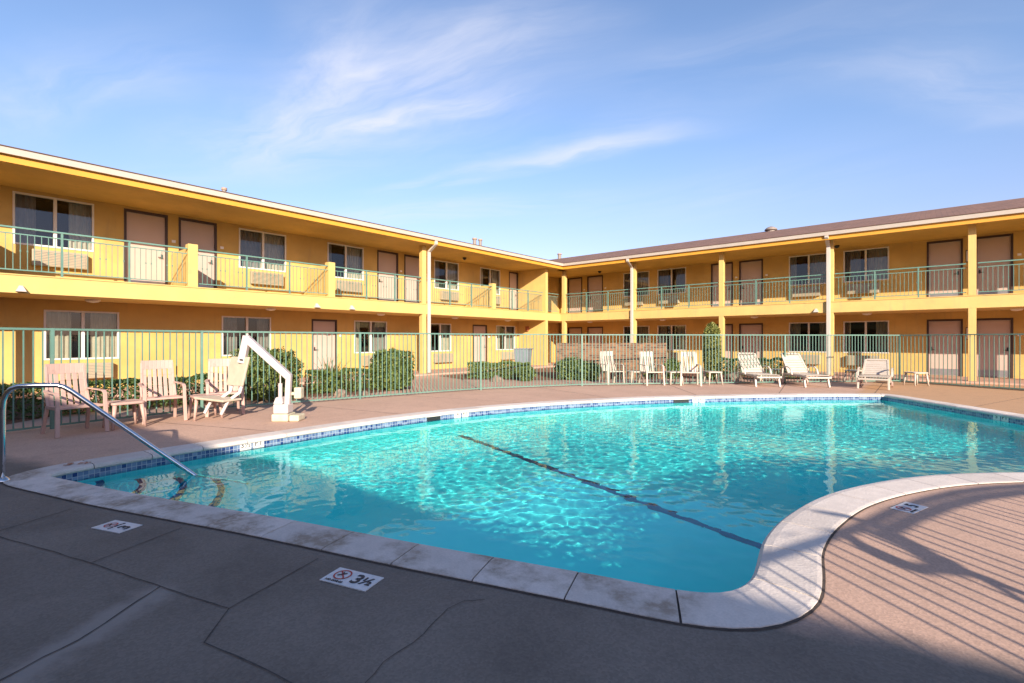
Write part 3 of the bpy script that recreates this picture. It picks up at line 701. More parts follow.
hedge((-12.6,-.9), (-12.35,4.3), .62, .6, 'dark low hedge behind the three left chairs', 11, 'leafdark', 5200)
hedge((-12.5,6.1), (-12.1,8.0), .60, .6, 'short low hedge between the two round shrubs', 12, 'leaf', 2600)
hedge((hb0.x-.2, hb0.y+.25), (hb1.x-.2, hb1.y+.25), .60, .7, 'clipped hedge in front of the grey bin at the inner corner', 13, 'leaf', 4200)
hedge((-6.9,20.6), (-3.6,20.9), .70, .6, 'dark hedge behind the first two loungers', 14, 'leafdark', 3600)
for k, (px, py, r_, h_, lb) in enumerate([(571, 380, .55, .75, 'white flowering shrub in front of the left end of the brick wall'), (589, 381, .45, .62, 'white flowering shrub by the fence post left of the first chair'), (650, 379, .4, .62, 'dark leafy shrub between the first two upright chairs'), (672, 379, .42, .7, 'pale green shrub at the right end of the brick wall')]):
    p_ = G(px, py); bush('flowering_shrub', (p_.x-.2, p_.y+.25, 0), r_, r_, h_*.55, h_*.5, 1500, .045, 'leaf' if k != 2 else 'leafdark', lb, seed=20+k, group='shrubs along the brick wall', lump=.4, flowers=(70, 40, 14, 12)[k])
p_ = G(526, 381); bush('flowering_shrub', (p_.x, p_.y, 0), .32, .32, .26, .26, 900, .035, 'leaf', 'small grey green shrub right of the tan boulder', seed=31, lump=.4)
p_ = G(711, 381); bush('columnar_shrub', (p_.x-.1, p_.y+.4, 0), .30, .30, 1.08, 1.04, 5200, .036, 'leafyel', 'tall clipped column shaped shrub behind the chairs', seed=33, boxy=.35, lump=.10)
# feathery grass plant with arching blades
def spiky(loc, n, L, label, seed, m='leafyel', name='feathery_plant', wd=.02):
    rnd = random.Random(seed); e = empty(name, loc, label=label, cat='plant'); mb = MB()
    for _ in range(n):
        a = rnd.uniform(0, 6.28); el = rnd.uniform(.35, 1.45); l = L*rnd.uniform(.6, 1.1); p = Vector((rnd.gauss(0,.06), rnd.gauss(0,.06), 0)); d = Vector((math.cos(a)*math.cos(el), math.sin(a)*math.cos(el), math.sin(el)))
        sd_ = Vector((-math.sin(a), math.cos(a), 0)); prev = None
        for k in range(6):
            w_ = wd*(1-k/6); 
            if prev: mb.quad(prev[0]-sd_*prev[1], p-sd_*w_, p+sd_*w_, prev[0]+sd_*prev[1])
            prev = (p.copy(), w_); p = p+d*l/5; d = (d+Vector((0,0,-.22))).normalized()
    mb.build('blades', m, e, recalc=False)
    s = MB(); s.tube([(0,0,-.01),(0,0,.12)], [.07,.05], 8); s.build('crown_base', 'bark', e)
p_ = G(338, 393.5); spiky((p_.x-.6, p_.y+.1, 0), 260, 1.0, 'feathery yellow green plant between the two round shrubs', 4)
# rocks
def rock(px, py, s, label, seed, back=(0, 0)):
    p = G(px, py); bm = bmesh.new(); bmesh.ops.create_icosphere(bm, subdivisions=4, radius=1)
    for v in bm.verts:
        k = 1+.28*noise.noise(v.co*1.4+Vector((seed,0,0)))+.1*noise.noise(v.co*4+Vector((seed,0,0)))
        v.co = Vector((v.co.x*s*k, v.co.y*s*.8*k, max(-.1, v.co.z)*s*.85*k))
    me = bpy.data.meshes.new('boulder'); bm.to_mesh(me); bm.free(); me.materials.append(M['rock'])
    for q in me.polygons: q.use_smooth = True
    o = bpy.data.objects.new('boulder', me); C.objects.link(o); o.location = (p.x+back[0], p.y+back[1], .0); o.rotation_euler = (0,0,seed); tag(o, label, 'boulder', 'boulders in the planting beds')
rock(497, 381.5, .24, 'tan boulder in front of the clipped hedge at the corner', 1.3)
rock(735, 380, .36, 'tan boulder left of the first lounger behind the fence', 2.1, (-.1, .3))
rock(26, 419, .38, 'shaded reddish boulder behind the fence at the far left', 3.7, (-.4, 0))
rock(345, 396, .19, 'low boulder in the mulch left of the round shrub', 5.2, (-.2, 0))
rock(366, 396, .15, 'small dark boulder at the foot of the round shrub', 6.6, (-.1, 0))

# brick screen wall
bw = MB(); a = Vector((-10.9, 17.6, 0)); b = Vector((-6.6, 20.9, 0))
a = G(556, 384); b = G(667, 384)
a = a*1.13; b = b*1.13
d = (b-a).normalized(); n_ = Vector((d.y, -d.x, 0)); L = (b-a).length
bz = 1.42 - 2.5/F*(a.x*FX+a.y*FY)
def wallq(mb, p, q, z0, z1):
    l = (q-p).length; mb.quad((p.x,p.y,z0),(q.x,q.y,z0),(q.x,q.y,z1),(p.x,p.y,z1), uv=[(0,z0),(l,z0),(l,z1),(0,z1)])
th = .2; p0, p1, p2, p3 = a, b, b-n_*th, a-n_*th
for u_, v_ in ((p0,p1),(p1,p2),(p2,p3),(p3,p0)): wallq(bw, u_, v_, 0, bz)
bw.quad(*[(q.x,q.y,bz) for q in (p0,p1,p2,p3)], uv=[(0,0),(L,0),(L,.2),(0,.2)])
brw = bw.build('brick_wall', 'brick', recalc=False); tag(brw, 'low mottled brick screen wall behind the upright chairs', 'brick wall')

# ------------------------------------------------------------------ the motel wings
def wing(name, label, tf, v_front, u0, u1, up, low, cols, fins, ac, rail_bays, lights, scup, u_slab, full_label=None, downs=(), seed=1, ends=(True, True), depth=9.0):
    """tf(u, v, z): u along the front, v out from the room wall, z up"""
    rnd = random.Random(seed); name_right = seed == 9
    root = empty(name, tf(u0, 0, 0), label=label, cat='building'); org = Vector(root.location)
    def T(u, v, z): return Vector(tf(u, v, z))-org
    def part(mb, nm, m, parent=None, **k): return mb.build(nm, m, parent or root, **k)
    Z0, Z1, ZS0, ZS1, ZC = .02, 2.5, 2.5, 2.93, 5.31
    lowz = .07
    th = .16
    def wallrun(mb, ops, z0, z1):
        ops = sorted(ops); u = u0
        for (a_, b_, za, zb) in ops:
            mb.box(u, a_, -th, 0, z0, z1, T)
            if za > z0+.001: mb.box(a_, b_, -th, 0, z0, za, T)
            mb.box(a_, b_, -th, 0, zb, z1, T); u = b_
        mb.box(u, u1, -th, 0, z0, z1, T)
    wl = MB()
    lo = [(a_, b_, (lowz if k == 'd' else .90), 2.23) for a_, b_, k in low]
    hi = [(a_, b_, (ZS1 if k == 'd' else 3.88), 5.24 if k == 'd' else 5.22) for a_, b_, k in up]
    wallrun(wl, lo, Z0, 2.498); wallrun(wl, [], 2.502, 2.928); wallrun(wl, hi, 2.932, ZC-.002)
    wl.box(u0, u1, -depth, -depth+.16, Z0, ZC-.002, T)
    if ends[0]: wl.box(u0, u0+.16, -depth+.162, -th-.002, Z0, ZC-.002, T)
    if ends[1]: wl.box(u1-.16, u1, -depth+.162, -th-.002, Z0, ZC-.002, T)
    part(wl, 'wall', 'yellow')
    s = MB(); s.box(u_slab[0], u_slab[1], .002, v_front, ZS0, ZS1-.03, T); s.box(u_slab[0], u_slab[1], .002, v_front+.02, ZS1-.027, ZS1, T); part(s, 'balcony_slab', 'yellow2')
    s = MB(); s.box(u_slab[0], u_slab[1], .002, v_front+.42, ZC, ZC+.02, T); part(s, 'soffit', 'yellow')
    # doors and windows
    for rows, zb, zt, wz0, wz1 in ((lo, lowz, 2.20, .90, 2.20), (hi, ZS1, 5.16, 3.88, 5.20)):
        for (a_, b_, za, zb2) in rows:
            isd = za in (lowz, ZS1)
            if isd:
                f_ = MB(); f_.box(a_, a_+.06, -.13, .012, za, zb2, T); f_.box(b_-.06, b_, -.13, .012, za, zb2, T); f_.box(a_+.06, b_-.06, -.13, .012, zb2-.07, zb2, T)
                dr = MB(); dr.box(a_+.062, b_-.062, -.09, -.045, za+.012, zb2-.072, T); do = part(dr, 'door', 'door')
                f_.build('door_frame', 'brown', do)
                k_ = MB(); k_.box(a_+.10, b_-.10, -.044, -.040, za+.03, za+.27, T); k_.build('kick_plate', 'kick', do)
                side = b_-.14 if rnd.random() < .5 else a_+.14
                h_ = MB(); h_.box(side-.025, side+.025, -.044, -.036, za+.96, za+1.10, T); h_.tube([T(side,-.03,za+1.0), T(side,.02,za+1.0), T(side+(-.11 if side > (a_+b_)/2 else .11),.02,za+1.0)], .012, 8); h_.build('handle', 'black', do)
                h_ = MB(); h_.box(side-.028, side+.028, -.044, -.034, za+1.16, za+1.27, T); h_.build('lock', 'gutter', do)
                n__ = MB(); n__.box(b_+.10, b_+.20, .001, .012, za+1.50, za+1.58, T); part(n__, 'room_number_plate', 'soffitlight')
                if rnd.random() < .8:
                    q_ = MB(); 
            else:
                mid = (a_+b_)/2; f_ = MB(); w_ = .045
                f_.box(a_, b_, -.10, .015, za, za+w_, T); f_.box(a_, b_, -.10, .015, zb2-w_, zb2, T); f_.box(a_, a_+w_, -.10, .015, za+w_, zb2-w_, T); f_.box(b_-w_, b_, -.10, .015, za+w_, zb2-w_, T); f_.box(mid-.035, mid+.035, -.08, .005, za+w_, zb2-w_, T)
                wf = part(f_, 'window_frame', 'white')
                for pa, pb, vv in ((a_+w_, mid-.035, -.055), (mid+.035, b_-w_, -.03)):
                    g_ = MB(); g_.quad(T(pa,vv,za+w_), T(pb,vv,za+w_), T(pb,vv,zb2-w_), T(pa,vv,zb2-w_)); g_.build('pane', 'glass', wf, recalc=False)
                # curtains in folds, drawn by a different amount in every room
                for (ca, cb, mm) in ((a_-.05, a_+(mid-a_)*rnd.uniform(.25, 1.0), 'sheer' if rnd.random() < .7 else 'curtain'), (b_-(b_-mid)*rnd.uniform(.45, 1.05), b_+.05, 'curtain' if rnd.random() < .85 else 'sheer')):
                    c_ = MB(); n = max(8, int((cb-ca)/.012)); ph = rnd.uniform(0, 6)
                    pr = None
                    for k in range(n+1):
                        u = ca+(cb-ca)*k/n; v = -.24+.022*math.sin(u*62+ph)+.012*math.sin(u*23+ph)
                        if pr: c_.quad(T(pr[0],pr[1],za-.05), T(u,v,za-.05), T(u,v,zb2+.03), T(pr[0],pr[1],zb2+.03))
                        pr = (u, v)
                    c_.build('curtain', mm, wf, recalc=False, smooth=True)
                rm = MB()
                for q in ((T(a_-.1,-1.2,za-.1),T(b_+.1,-1.2,za-.1),T(b_+.1,-1.2,zb2+.1),T(a_-.1,-1.2,zb2+.1)),(T(a_-.1,-1.2,za-.1),T(a_-.1,-th-.003,za-.1),T(a_-.1,-th-.003,zb2+.1),T(a_-.1,-1.2,zb2+.1)),(T(b_+.1,-1.2,za-.1),T(b_+.1,-th-.003,za-.1),T(b_+.1,-th-.003,zb2+.1),T(b_+.1,-1.2,zb2+.1)),
                          (T(a_-.1,-1.2,za-.1),T(b_+.1,-1.2,za-.1),T(b_+.1,-th-.003,za-.1),T(a_-.1,-th-.003,za-.1)),(T(a_-.1,-1.2,zb2+.1),T(b_+.1,-1.2,zb2+.1),T(b_+.1,-th-.003,zb2+.1),T(a_-.1,-th-.003,zb2+.1))): rm.quad(*q)
                rm.build('dark_room', 'dark', wf, recalc=False)
                # air conditioner through the wall under the sill
                if ac:
                    sh_ = ac(a_, b_); zb_ = za-.52
                    if sh_ is not None:
                        u_a, u_b = sh_; bx = MB(); bx.box(u_a, u_b, .001, .19, zb_, zb_+.42, T); ao = part(bx, 'air_conditioner', 'ac', bevel=.008)
                        gr = MB()
                        for k in range(9): z_ = zb_+.035+k*.042; gr.hexa([T(u_a+.03,.191,z_),T(u_b-.03,.191,z_),T(u_b-.03,.205,z_-.010),T(u_a+.03,.205,z_-.010),T(u_a+.03,.191,z_+.022),T(u_b-.03,.191,z_+.022),T(u_b-.03,.205,z_+.012),T(u_a+.03,.205,z_+.012)])
                        gr.build('louvre', 'ac', ao)
                        bk = MB(); bk.box(u_a+.025, u_b-.025, .1895, .1925, zb_+.02, zb_+.40, T); bk.build('coil', 'dark' if rnd.random() < .3 else 'kick', ao)
    # columns (full height) and rail-high divider walls
    cw = .20
    for cu in cols:
        c_ = MB(); c_.box(cu-cw/2, cu+cw/2, v_front-.22, v_front-.003, lowz-.02, ZS0-.002, T); c_.box(cu-cw/2, cu+cw/2, v_front-.22, v_front-.003, ZS1+.002, ZC-.002, T); part(c_, 'column', 'yellow2', bevel=.008)
    for fu in fins:
        c_ = MB(); c_.box(fu-.12, fu+.12, v_front-.26, v_front-.004, ZS1+.002, ZS1+1.20, T); c_.box(fu-.06, fu+.06, .002, v_front-.262, ZS1+.002, ZS1+1.13, T); part(c_, 'divider_wall', 'yellow2', bevel=.006)
    # railing
    zr = ZS1+1.08; vr = v_front-.07
    for (ra, rb) in rail_bays:
        ry = MB(); ry.box(ra, rb, vr-.028, vr+.028, zr-.035, zr, T); ry.box(ra, rb, vr-.012, vr+.012, zr-.17, zr-.145, T); ry.box(ra, rb, vr-.014, vr+.014, ZS1+.09, ZS1+.115, T)
        rr = part(ry, 'balcony_railing', 'handrail_cap')
        pk = MB(); n = max(1, int((rb-ra)/.115)); 
        for k in range(1, n): u = ra+(rb-ra)*k/n; pk.box(u-.007, u+.007, vr-.007, vr+.007, ZS1+.115, zr-.17, T)
        for k in range(1, n): 
            u = ra+(rb-ra)*k/n
            if (k % 4) in (1, 2): pk.box(u-.014, u+.014, vr-.014, vr+.014, ZS1+.52, ZS1+.56, T)
        pk.build('pickets', 'green', rr)
        m_ = max(1, round((rb-ra)/1.45))
        for k in range(1, m_):
            u = ra+(rb-ra)*k/m_; po = MB(); po.box(u-.022, u+.022, vr-.022, vr+.022, ZS1+.001, zr-.036, T); po.box(u-.05, u+.05, vr-.04, vr+.04, ZS1+.001, ZS1+.012, T); po.build('post', 'green', rr)
    # fascia, gutter, roof
    ve = v_front+.42
    fd = .15 if name_right else 0
    f_ = MB(); f_.hexa([T(u_slab[0],ve+.002,ZC-.002), T(u_slab[1],ve+.002,ZC-.002-fd), T(u_slab[1],ve+.045,ZC-.002-fd), T(u_slab[0],ve+.045,ZC-.002), T(u_slab[0],ve+.002,ZC+.20), T(u_slab[1],ve+.002,ZC+.20-fd), T(u_slab[1],ve+.045,ZC+.20-fd), T(u_slab[0],ve+.045,ZC+.20)]); part(f_, 'fascia', 'fascia')
    for u in lights:
        l_ = MB(); n = 16; pts = []
        prof_ = [(.16, 0), (.16, -.03), (.12, -.065), (.0, -.085)]
        base = len(l_.v)
        for (r_, z_) in prof_:
            for k in range(n): l_.v.append(tuple(T(u+r_*math.cos(6.2832*k/n), v_front*.45+r_*math.sin(6.2832*k/n), ZS0-.001+z_)))
        for q in range(3):
            for k in range(n): l_.f.append((base+q*n+k, base+q*n+(k+1) % n, base+(q+1)*n+(k+1) % n, base+(q+1)*n+k))
        part(l_, 'ceiling_light', 'soffitlight', smooth=True)
    for u in scup:
        l_ = MB(); b_ = [T(u-.09, v_front+.001, ZS0+.03), T(u+.09, v_front+.001, ZS0+.03), T(u+.09, v_front+.12, ZS0+.03), T(u-.09, v_front+.12, ZS0+.03)]
        t_ = [T(u-.03, v_front+.001, ZS0+.17), T(u+.03, v_front+.001, ZS0+.17), T(u+.03, v_front+.03, ZS0+.17), T(u-.03, v_front+.03, ZS0+.17)]
        l_.hexa(b_+t_); part(l_, 'wedge_light', 'gutter')
    for (u, side) in downs:
        l_ = MB(); vv = v_front+.055
        l_.bar(T(u, ve+.08, ZC+.17), T(u, ve+.08, ZC+.02), .13, .08, up=T(0,1,0)-T(0,0,0)); l_.bar(T(u, ve+.08, ZC+.03), T(u, vv, ZC-.24), .13, .08, up=T(0,1,0)-T(0,0,0)); l_.bar(T(u, vv, ZC-.22), T(u, vv, .09), .13, .08, up=T(0,1,0)-T(0,0,0))
        part(l_, 'downspout', 'gutter', bevel=.01)
    return root, part, T, ve
WXL, WYR = -17.6, 24.7
tfL = lambda u, v, z: (WXL+v, u, z)
tfR = lambda u, v, z: (u, WYR-v, z)
Lup = [(-10.9,-9.9,'d'),(-9.5,-8.5,'d'),(-7.5,-5.9,'w'),(-3.9,-2.8,'d'),(-2.4,-1.35,'d'),(.92,2.50,'w'),(3.16,4.22,'d'),(4.50,5.56,'d'),(6.22,7.80,'w'),(9.38,10.95,'w'),(11.60,12.66,'d'),(12.98,14.02,'d'),(14.68,16.24,'w'),(17.73,19.27,'w'),(20.0,20.76,'d')]
Llow = [(-9.5,-8.0,'w'),(-6.5,-5.4,'d'),(-3.5,-2.0,'w'),(1.49,3.05,'w'),(5.70,7.27,'w'),(8.75,9.78,'d'),(10.52,12.08,'w'),(14.38,15.74,'w'),(17.2,18.25,'d'),(18.95,20.51,'w')]
Rup = [(-16.9,-15.86,'d'),(-15.5,-14.43,'d'),(-13.12,-11.56,'w'),(-11.1,-9.54,'w'),(-8.29,-7.25,'d'),(-6.97,-5.92,'d'),(-4.85,-3.30,'w'),(-2.80,-1.27,'w'),(-.12,.91,'d'),(1.22,2.22,'d'),(3.4,4.95,'w'),(6.2,7.2,'d')]
Rlow = [(a_, b_, k) for a_, b_, k in Rup]
finsL = [.23, 4.35, 8.51, 16.74]
colsL = [-8.0, -.15, 12.55]
colsR = [-15.46, -11.23, -7.0, -2.93, 1.04, 5.1, 9.2, 13.3]
edges = sorted([-8.0, -3.9] + finsL + [12.55, 20.72])
baysL = [(a_+.13, b_-.13) for a_, b_ in zip(edges[:-1], edges[1:])] + [(20.98, 22.02)]
er = [-15.46, -11.23, -7.0, -2.93, 1.04, 5.1, 9.2, 13.3]
baysR = [(a_+.14, b_-.14) for a_, b_ in zip(er[:-1], er[1:])]
def acL(a_, b_): return ((a_+b_)/2-.45, (a_+b_)/2+.62)
def acR(a_, b_): return ((a_+b_)/2-.62, (a_+b_)/2+.45)
LW, lp, LT, veL = wing('motel_wing', 'long two storey yellow motel wing running along the left side', tfL, 1.95, -12.0, 33.7, Lup, Llow, colsL, finsL + [-3.9], acL, baysL,
     [-2.5, 2.35, 6.9, 11.2, 15.2, 18.9], [.95, 7.95, 9.25], (-12.0, 22.15), downs=[(12.74, 1)], seed=3)
RW, rp, RT, veR = wing('motel_wing', 'two storey yellow motel wing with brown shingle roof at right', tfR, 2.55, -17.44, 16.0, Rup, Rlow, colsR, [], acR, baysR,
     [-14.6, -10.3, -6.0, -1.9, 2.2], [-3.4], (-15.648, 16.0), downs=[(-11.27, 1), (-2.99, 1)], seed=9, ends=(False, True))
# inner corner: slab, soffit and the return wall closing the left walkway
x_ = MB(); x_.box(WXL+.002, -15.652, 22.152, 24.698, 2.5, 2.93, lambda a_, b_, c_: Vector((a_, b_, c_))-Vector(LW.location)); x_.build('corner_slab', 'yellow2', LW)
x_ = MB(); x_.box(WXL+.002, -15.652, 22.152, 24.698, 5.31, 5.33, lambda a_, b_, c_: Vector((a_, b_, c_))-Vector(LW.location)); x_.build('corner_soffit', 'yellow', LW)
x_ = MB()
for z0, z1 in ((.072, 2.498), (2.932, 5.308)): x_.box(0.002, 1.945, 20.78, 20.98, z0, z1, lambda u, v, z: LT(v, u, z))
x_.build('return_wall', 'yellow2', LW)
x_ = MB(); x_.box(.62, .80, 20.66, 20.775, 1.95, 2.20, lambda u, v, z: LT(v, u, z)); x_.build('wall_lantern', 'rust', LW)
for z_ in (1.45, 4.33):
    n_ = MB(); n_.box(.985, 1.145, .002, .022, z_, z_+.46, RT); nb = n_.build('notice_frame', 'brown', RW)
    n_ = MB(); n_.box(1.005, 1.125, .0225, .025, z_+.03, z_+.43, RT); n_.build('notice', 'soffitlight', nb)
for (T_, W_, u_) in ((RT, RW, -2.9), (RT, RW, -14.0), (LT, LW, 15.6)):
    n_ = MB(); n_.tube([T_(u_, 1.1, 5.30), T_(u_, 1.1, 5.24), T_(u_, 1.1, 5.19)], [.09, .09, .03], 14); n_.build('soffit_camera', 'black', W_, smooth=True)
# gutters mitred at the inner corner, and roofs
eL = WXL+veL+.05; eR = WYR-veR-.05
oL = Vector(LW.location); oR = Vector(RW.location)
def V(x, y, z, o): return Vector((x, y, z))-o
gt = MB(); gw = .12
gt.hexa([V(eL,-12,5.47,oL),V(eL+gw*.7,-12,5.47,oL),V(eL+gw*.7,eR-gw*.7,5.47,oL),V(eL,eR,5.47,oL),V(eL,-12,5.60,oL),V(eL+gw,-12,5.60,oL),V(eL+gw,eR-gw,5.60,oL),V(eL,eR,5.60,oL)])
gt.build('gutter', 'gutter', LW, recalc=True)
gt = MB(); gt.hexa([V(eL+.001,eR,5.47,oR),V(16,eR,5.31,oR),V(16,eR-gw*.7,5.31,oR),V(eL+gw*.7+.001,eR-gw*.7,5.47,oR),V(eL+.001,eR,5.60,oR),V(16,eR,5.44,oR),V(16,eR-gw,5.44,oR),V(eL+gw+.001,eR-gw,5.60,oR)])
gt.build('gutter', 'gutter', RW)
# eave fills between gutter lines at the corner
SL = .25; ze = 5.64; rd = 6.6
zr_ = ze+rd*SL
def roofq(mb, P, uvs, o):
    n = len(mb.v); mb.v += [tuple(Vector(p)-o) for p in P]; mb.f.append(tuple(range(n, n+len(P)))); mb.uv[len(mb.f)-1] = uvs
def roof(P1, P2, o, name, parent):
    mb = MB()
    for P in (P1, P2):
        roofq(mb, P, [(p[0]*1.0, p[1]*1.0) for p in P], o)
        Q = [(p[0], p[1], p[2]-.05) for p in P]; roofq(mb, list(reversed(Q)), [(p[0], p[1]) for p in reversed(Q)], o)
    return mb.build(name, 'shingle', parent, recalc=False)
xe, ye = eL+.03, eR-.03
roof([(xe,-12.3,ze),(xe,ye,ze),(xe-rd,ye+rd,zr_),(xe-rd,-12.3,zr_)], [(xe-rd,-12.3,zr_),(xe-rd,ye+rd,zr_),(xe-2*rd,ye+2*rd,ze),(xe-2*rd,-12.3,ze)], oL, 'roof', LW)
roof([(xe,ye,ze),(16.3,ye,ze-.16),(16.3,ye+rd,zr_-.16),(xe-rd,ye+rd,zr_)], [(xe-rd,ye+rd,zr_),(16.3,ye+rd,zr_-.16),(16.3,ye+2*rd,ze-.16),(xe-2*rd,ye+2*rd,ze)], oR, 'roof', RW)
de = MB(); de.hexa([V(eL-.02,-12.3,5.603,oL),V(eL+.135,-12.3,5.603,oL),V(eL+.135,eR-.135,5.603,oL),V(eL-.02,eR+.02,5.603,oL),V(eL-.02,-12.3,5.637,oL),V(eL+.135,-12.3,5.625,oL),V(eL+.135,eR-.135,5.625,oL),V(eL-.02,eR+.02,5.637,oL)]); de.build('drip_edge', 'shingle', LW)
de = MB(); de.hexa([V(eL-.02,eR+.02,5.603,oR),V(16.3,eR+.02,5.443,oR),V(16.3,eR-.135,5.443,oR),V(eL+.136,eR-.135,5.603,oR),V(eL-.02,eR+.02,5.637,oR),V(16.3,eR+.02,5.477,oR),V(16.3,eR-.135,5.465,oR),V(eL+.136,eR-.135,5.625,oR)]); de.build('drip_edge', 'shingle', RW)
# roof vents
def vent(x, y, z, r, h, label, dome=False):
    e = empty('roof_vent', (x, y, z), label=label, cat='roof vent', group='vents standing on the roofs')
    m_ = MB(); m_.tube([(0,0,-.15),(0,0,h)], r, 14); m_.build('pipe', 'ventgrey', e, smooth=False)
    m_ = MB()
    if dome: m_.tube([(0,0,h),(0,0,h+.06),(0,0,h+.15),(0,0,h+.2)], [r*1.5, r*1.45, r*.9, r*.2], 18)
    else: m_.tube([(0,0,h),(0,0,h+.07)], r*1.35, 14)
    m_.build('cap', 'ventgrey' if dome else 'vent_tan', e, smooth=dome)
def on_roof_L(y, back): return (xe-back, y, ze+back*SL)
for (y, b_, r_, h_, lb) in ((5.5, 1.6, .06, .10, 'small pipe vent over the left roof edge near the second door'), (16.9, 2.0, .09, .30, 'rust capped pipe vent on the left roof, nearer of two'), (17.5, 2.2, .08, .32, 'rust capped pipe vent on the left roof, farther of two')):
    x, y, z = on_roof_L(y, b_); vent(x, y, z, r_, h_, lb)
vent(-6.3, ye+6.2, ze+6.2*SL-.08, .20, .06, 'round domed vent on the brown shingle roof', True)
vent(-19.9, ye+6.4, ze+6.3*SL, .12, .30, 'small pipe vent on the roof ridge above the inner corner')

# third wing across the court (behind the camera); it shades the near deck
ang = math.atan2(.88, 8.9)
bx0 = Vector((3.3, -7.11, 0)); ux = Vector((math.cos(ang), math.sin(ang), 0)); vy = Vector((-ux.y, ux.x, 0))
tfB = lambda u, v, z: tuple(bx0 + ux*u + vy*(v-2.47) + Vector((0,0,z)))
Bop = [(-14,-13,'d'),(-11,-9.4,'w'),(-7,-6,'d'),(-4,-2.4,'w'),(0,1,'d'),(3,4.6,'w'),(7,8,'d'),(10,11.6,'w'),(14,15,'d'),(18,19.6,'w')]
BW, bp_, BT, veB = wing('motel_wing', 'yellow motel wing across the court that shades the near deck', tfB, 1.95, -17.5, 26, Bop, Bop, [-16,-8,0,8,16,24], [], acL, [(-15.8,-8.2),(-7.8,-.2),(.2,7.8),(8.2,15.8)], [], [], (-17.5, 26), seed=5)
m_ = MB()
P = [BT(-17.8,veB+.06,ze), BT(26.3,veB+.06,ze), BT(26.3,veB-rd,zr_), BT(-17.8,veB-rd,zr_)]; P2 = [BT(-17.8,veB-rd,zr_), BT(26.3,veB-rd,zr_), BT(26.3,veB-2*rd,ze), BT(-17.8,veB-2*rd,ze)]
for Q in (P, P2): m_.quad(*Q, uv=[(q.x, q.y) for q in Q])
m_.build('roof', 'shingle', BW, recalc=False)
m_ = MB(); m_.box(-17.8, 26.3, veB+.047, veB+.16, 5.38, 5.60, BT); m_.build('gutter', 'gutter', BW)

# ------------------------------------------------------------------ pool fence
FH = 1.62
fen = empty('pool_fence', (FENCE[0][0], FENCE[0][1], 0), label='sage green picket fence curving round the whole pool deck', cat='fence')
fo = Vector(fen.location)
def fence_run(P, board=False, sp=.110, maxpan=7.5, posts=True):
    for i in range(len(P)-1):
        a = Vector((*P[i], 0)); b = Vector((*P[i+1], 0)); L = (b-a).length; d = (b-a).normalized(); m_ = max(1, round(L/maxpan))
        for k in range(m_):
            p = a+(b-a)*k/m_-fo; q = a+(b-a)*(k+1)/m_-fo; l = (q-p).length
            pn = MB(); up = Vector((0,0,1))
            pn.bar(p+up*(FH-.02), q+up*(FH-.02), .042, .034); pn.bar(p+up*.055, q+up*.055, .03, .03)
            n = max(2, int(l/sp))
            for j_ in range(1, n):
                r = p+(q-p)*j_/n; pn.box(-.0085, .0085, -.0085, .0085, .07, FH-.037, lambda x, y, z: (r.x+d.x*x-d.y*y, r.y+d.y*x+d.x*y, z))
            if board: pn.bar(p+up*(FH-.07)+Vector((-d.y,d.x,0))*.02, q+up*(FH-.07)+Vector((-d.y,d.x,0))*.02, .008, .055)
            pn.build('picket_panel', 'green', fen)
            if not posts and i: continue
            po = MB(); po.box(-.024, .024, -.024, .024, -.02, FH-.001, lambda x, y, z: (p.x+d.x*x-d.y*y, p.y+d.y*x+d.x*y, z)); po.build('post', 'green', fen)
fence_run(FENCE)
fence_run([(7.5,17.0),(7.3,12.0),(6.3,8.2)])
fence_run([(6.3,8.2),(5.1,5.4),(4.43,4.3),(4.13,3.95),(3.87,3.55),(3.64,3.05),(3.44,2.5),(3.27,1.9)], board=True, posts=False)
fence_run([(3.27,1.9),(2.9,1.0),(2.5,.1),(1.9,-1.2),(1.2,-2.9)], posts=False)
kb = MB()
for i in range(len(FENCE)-1):
    a = Vector((*FENCE[i], 0)); b = Vector((*FENCE[i+1], 0)); d = (b-a).normalized(); q = Vector((-d.y, d.x, 0))*.09
    kb.hexa([a-q, b-q, b+q, a+q] + [p+Vector((0,0,.05)) for p in (a-q, b-q, b+q, a+q)])
kb = None

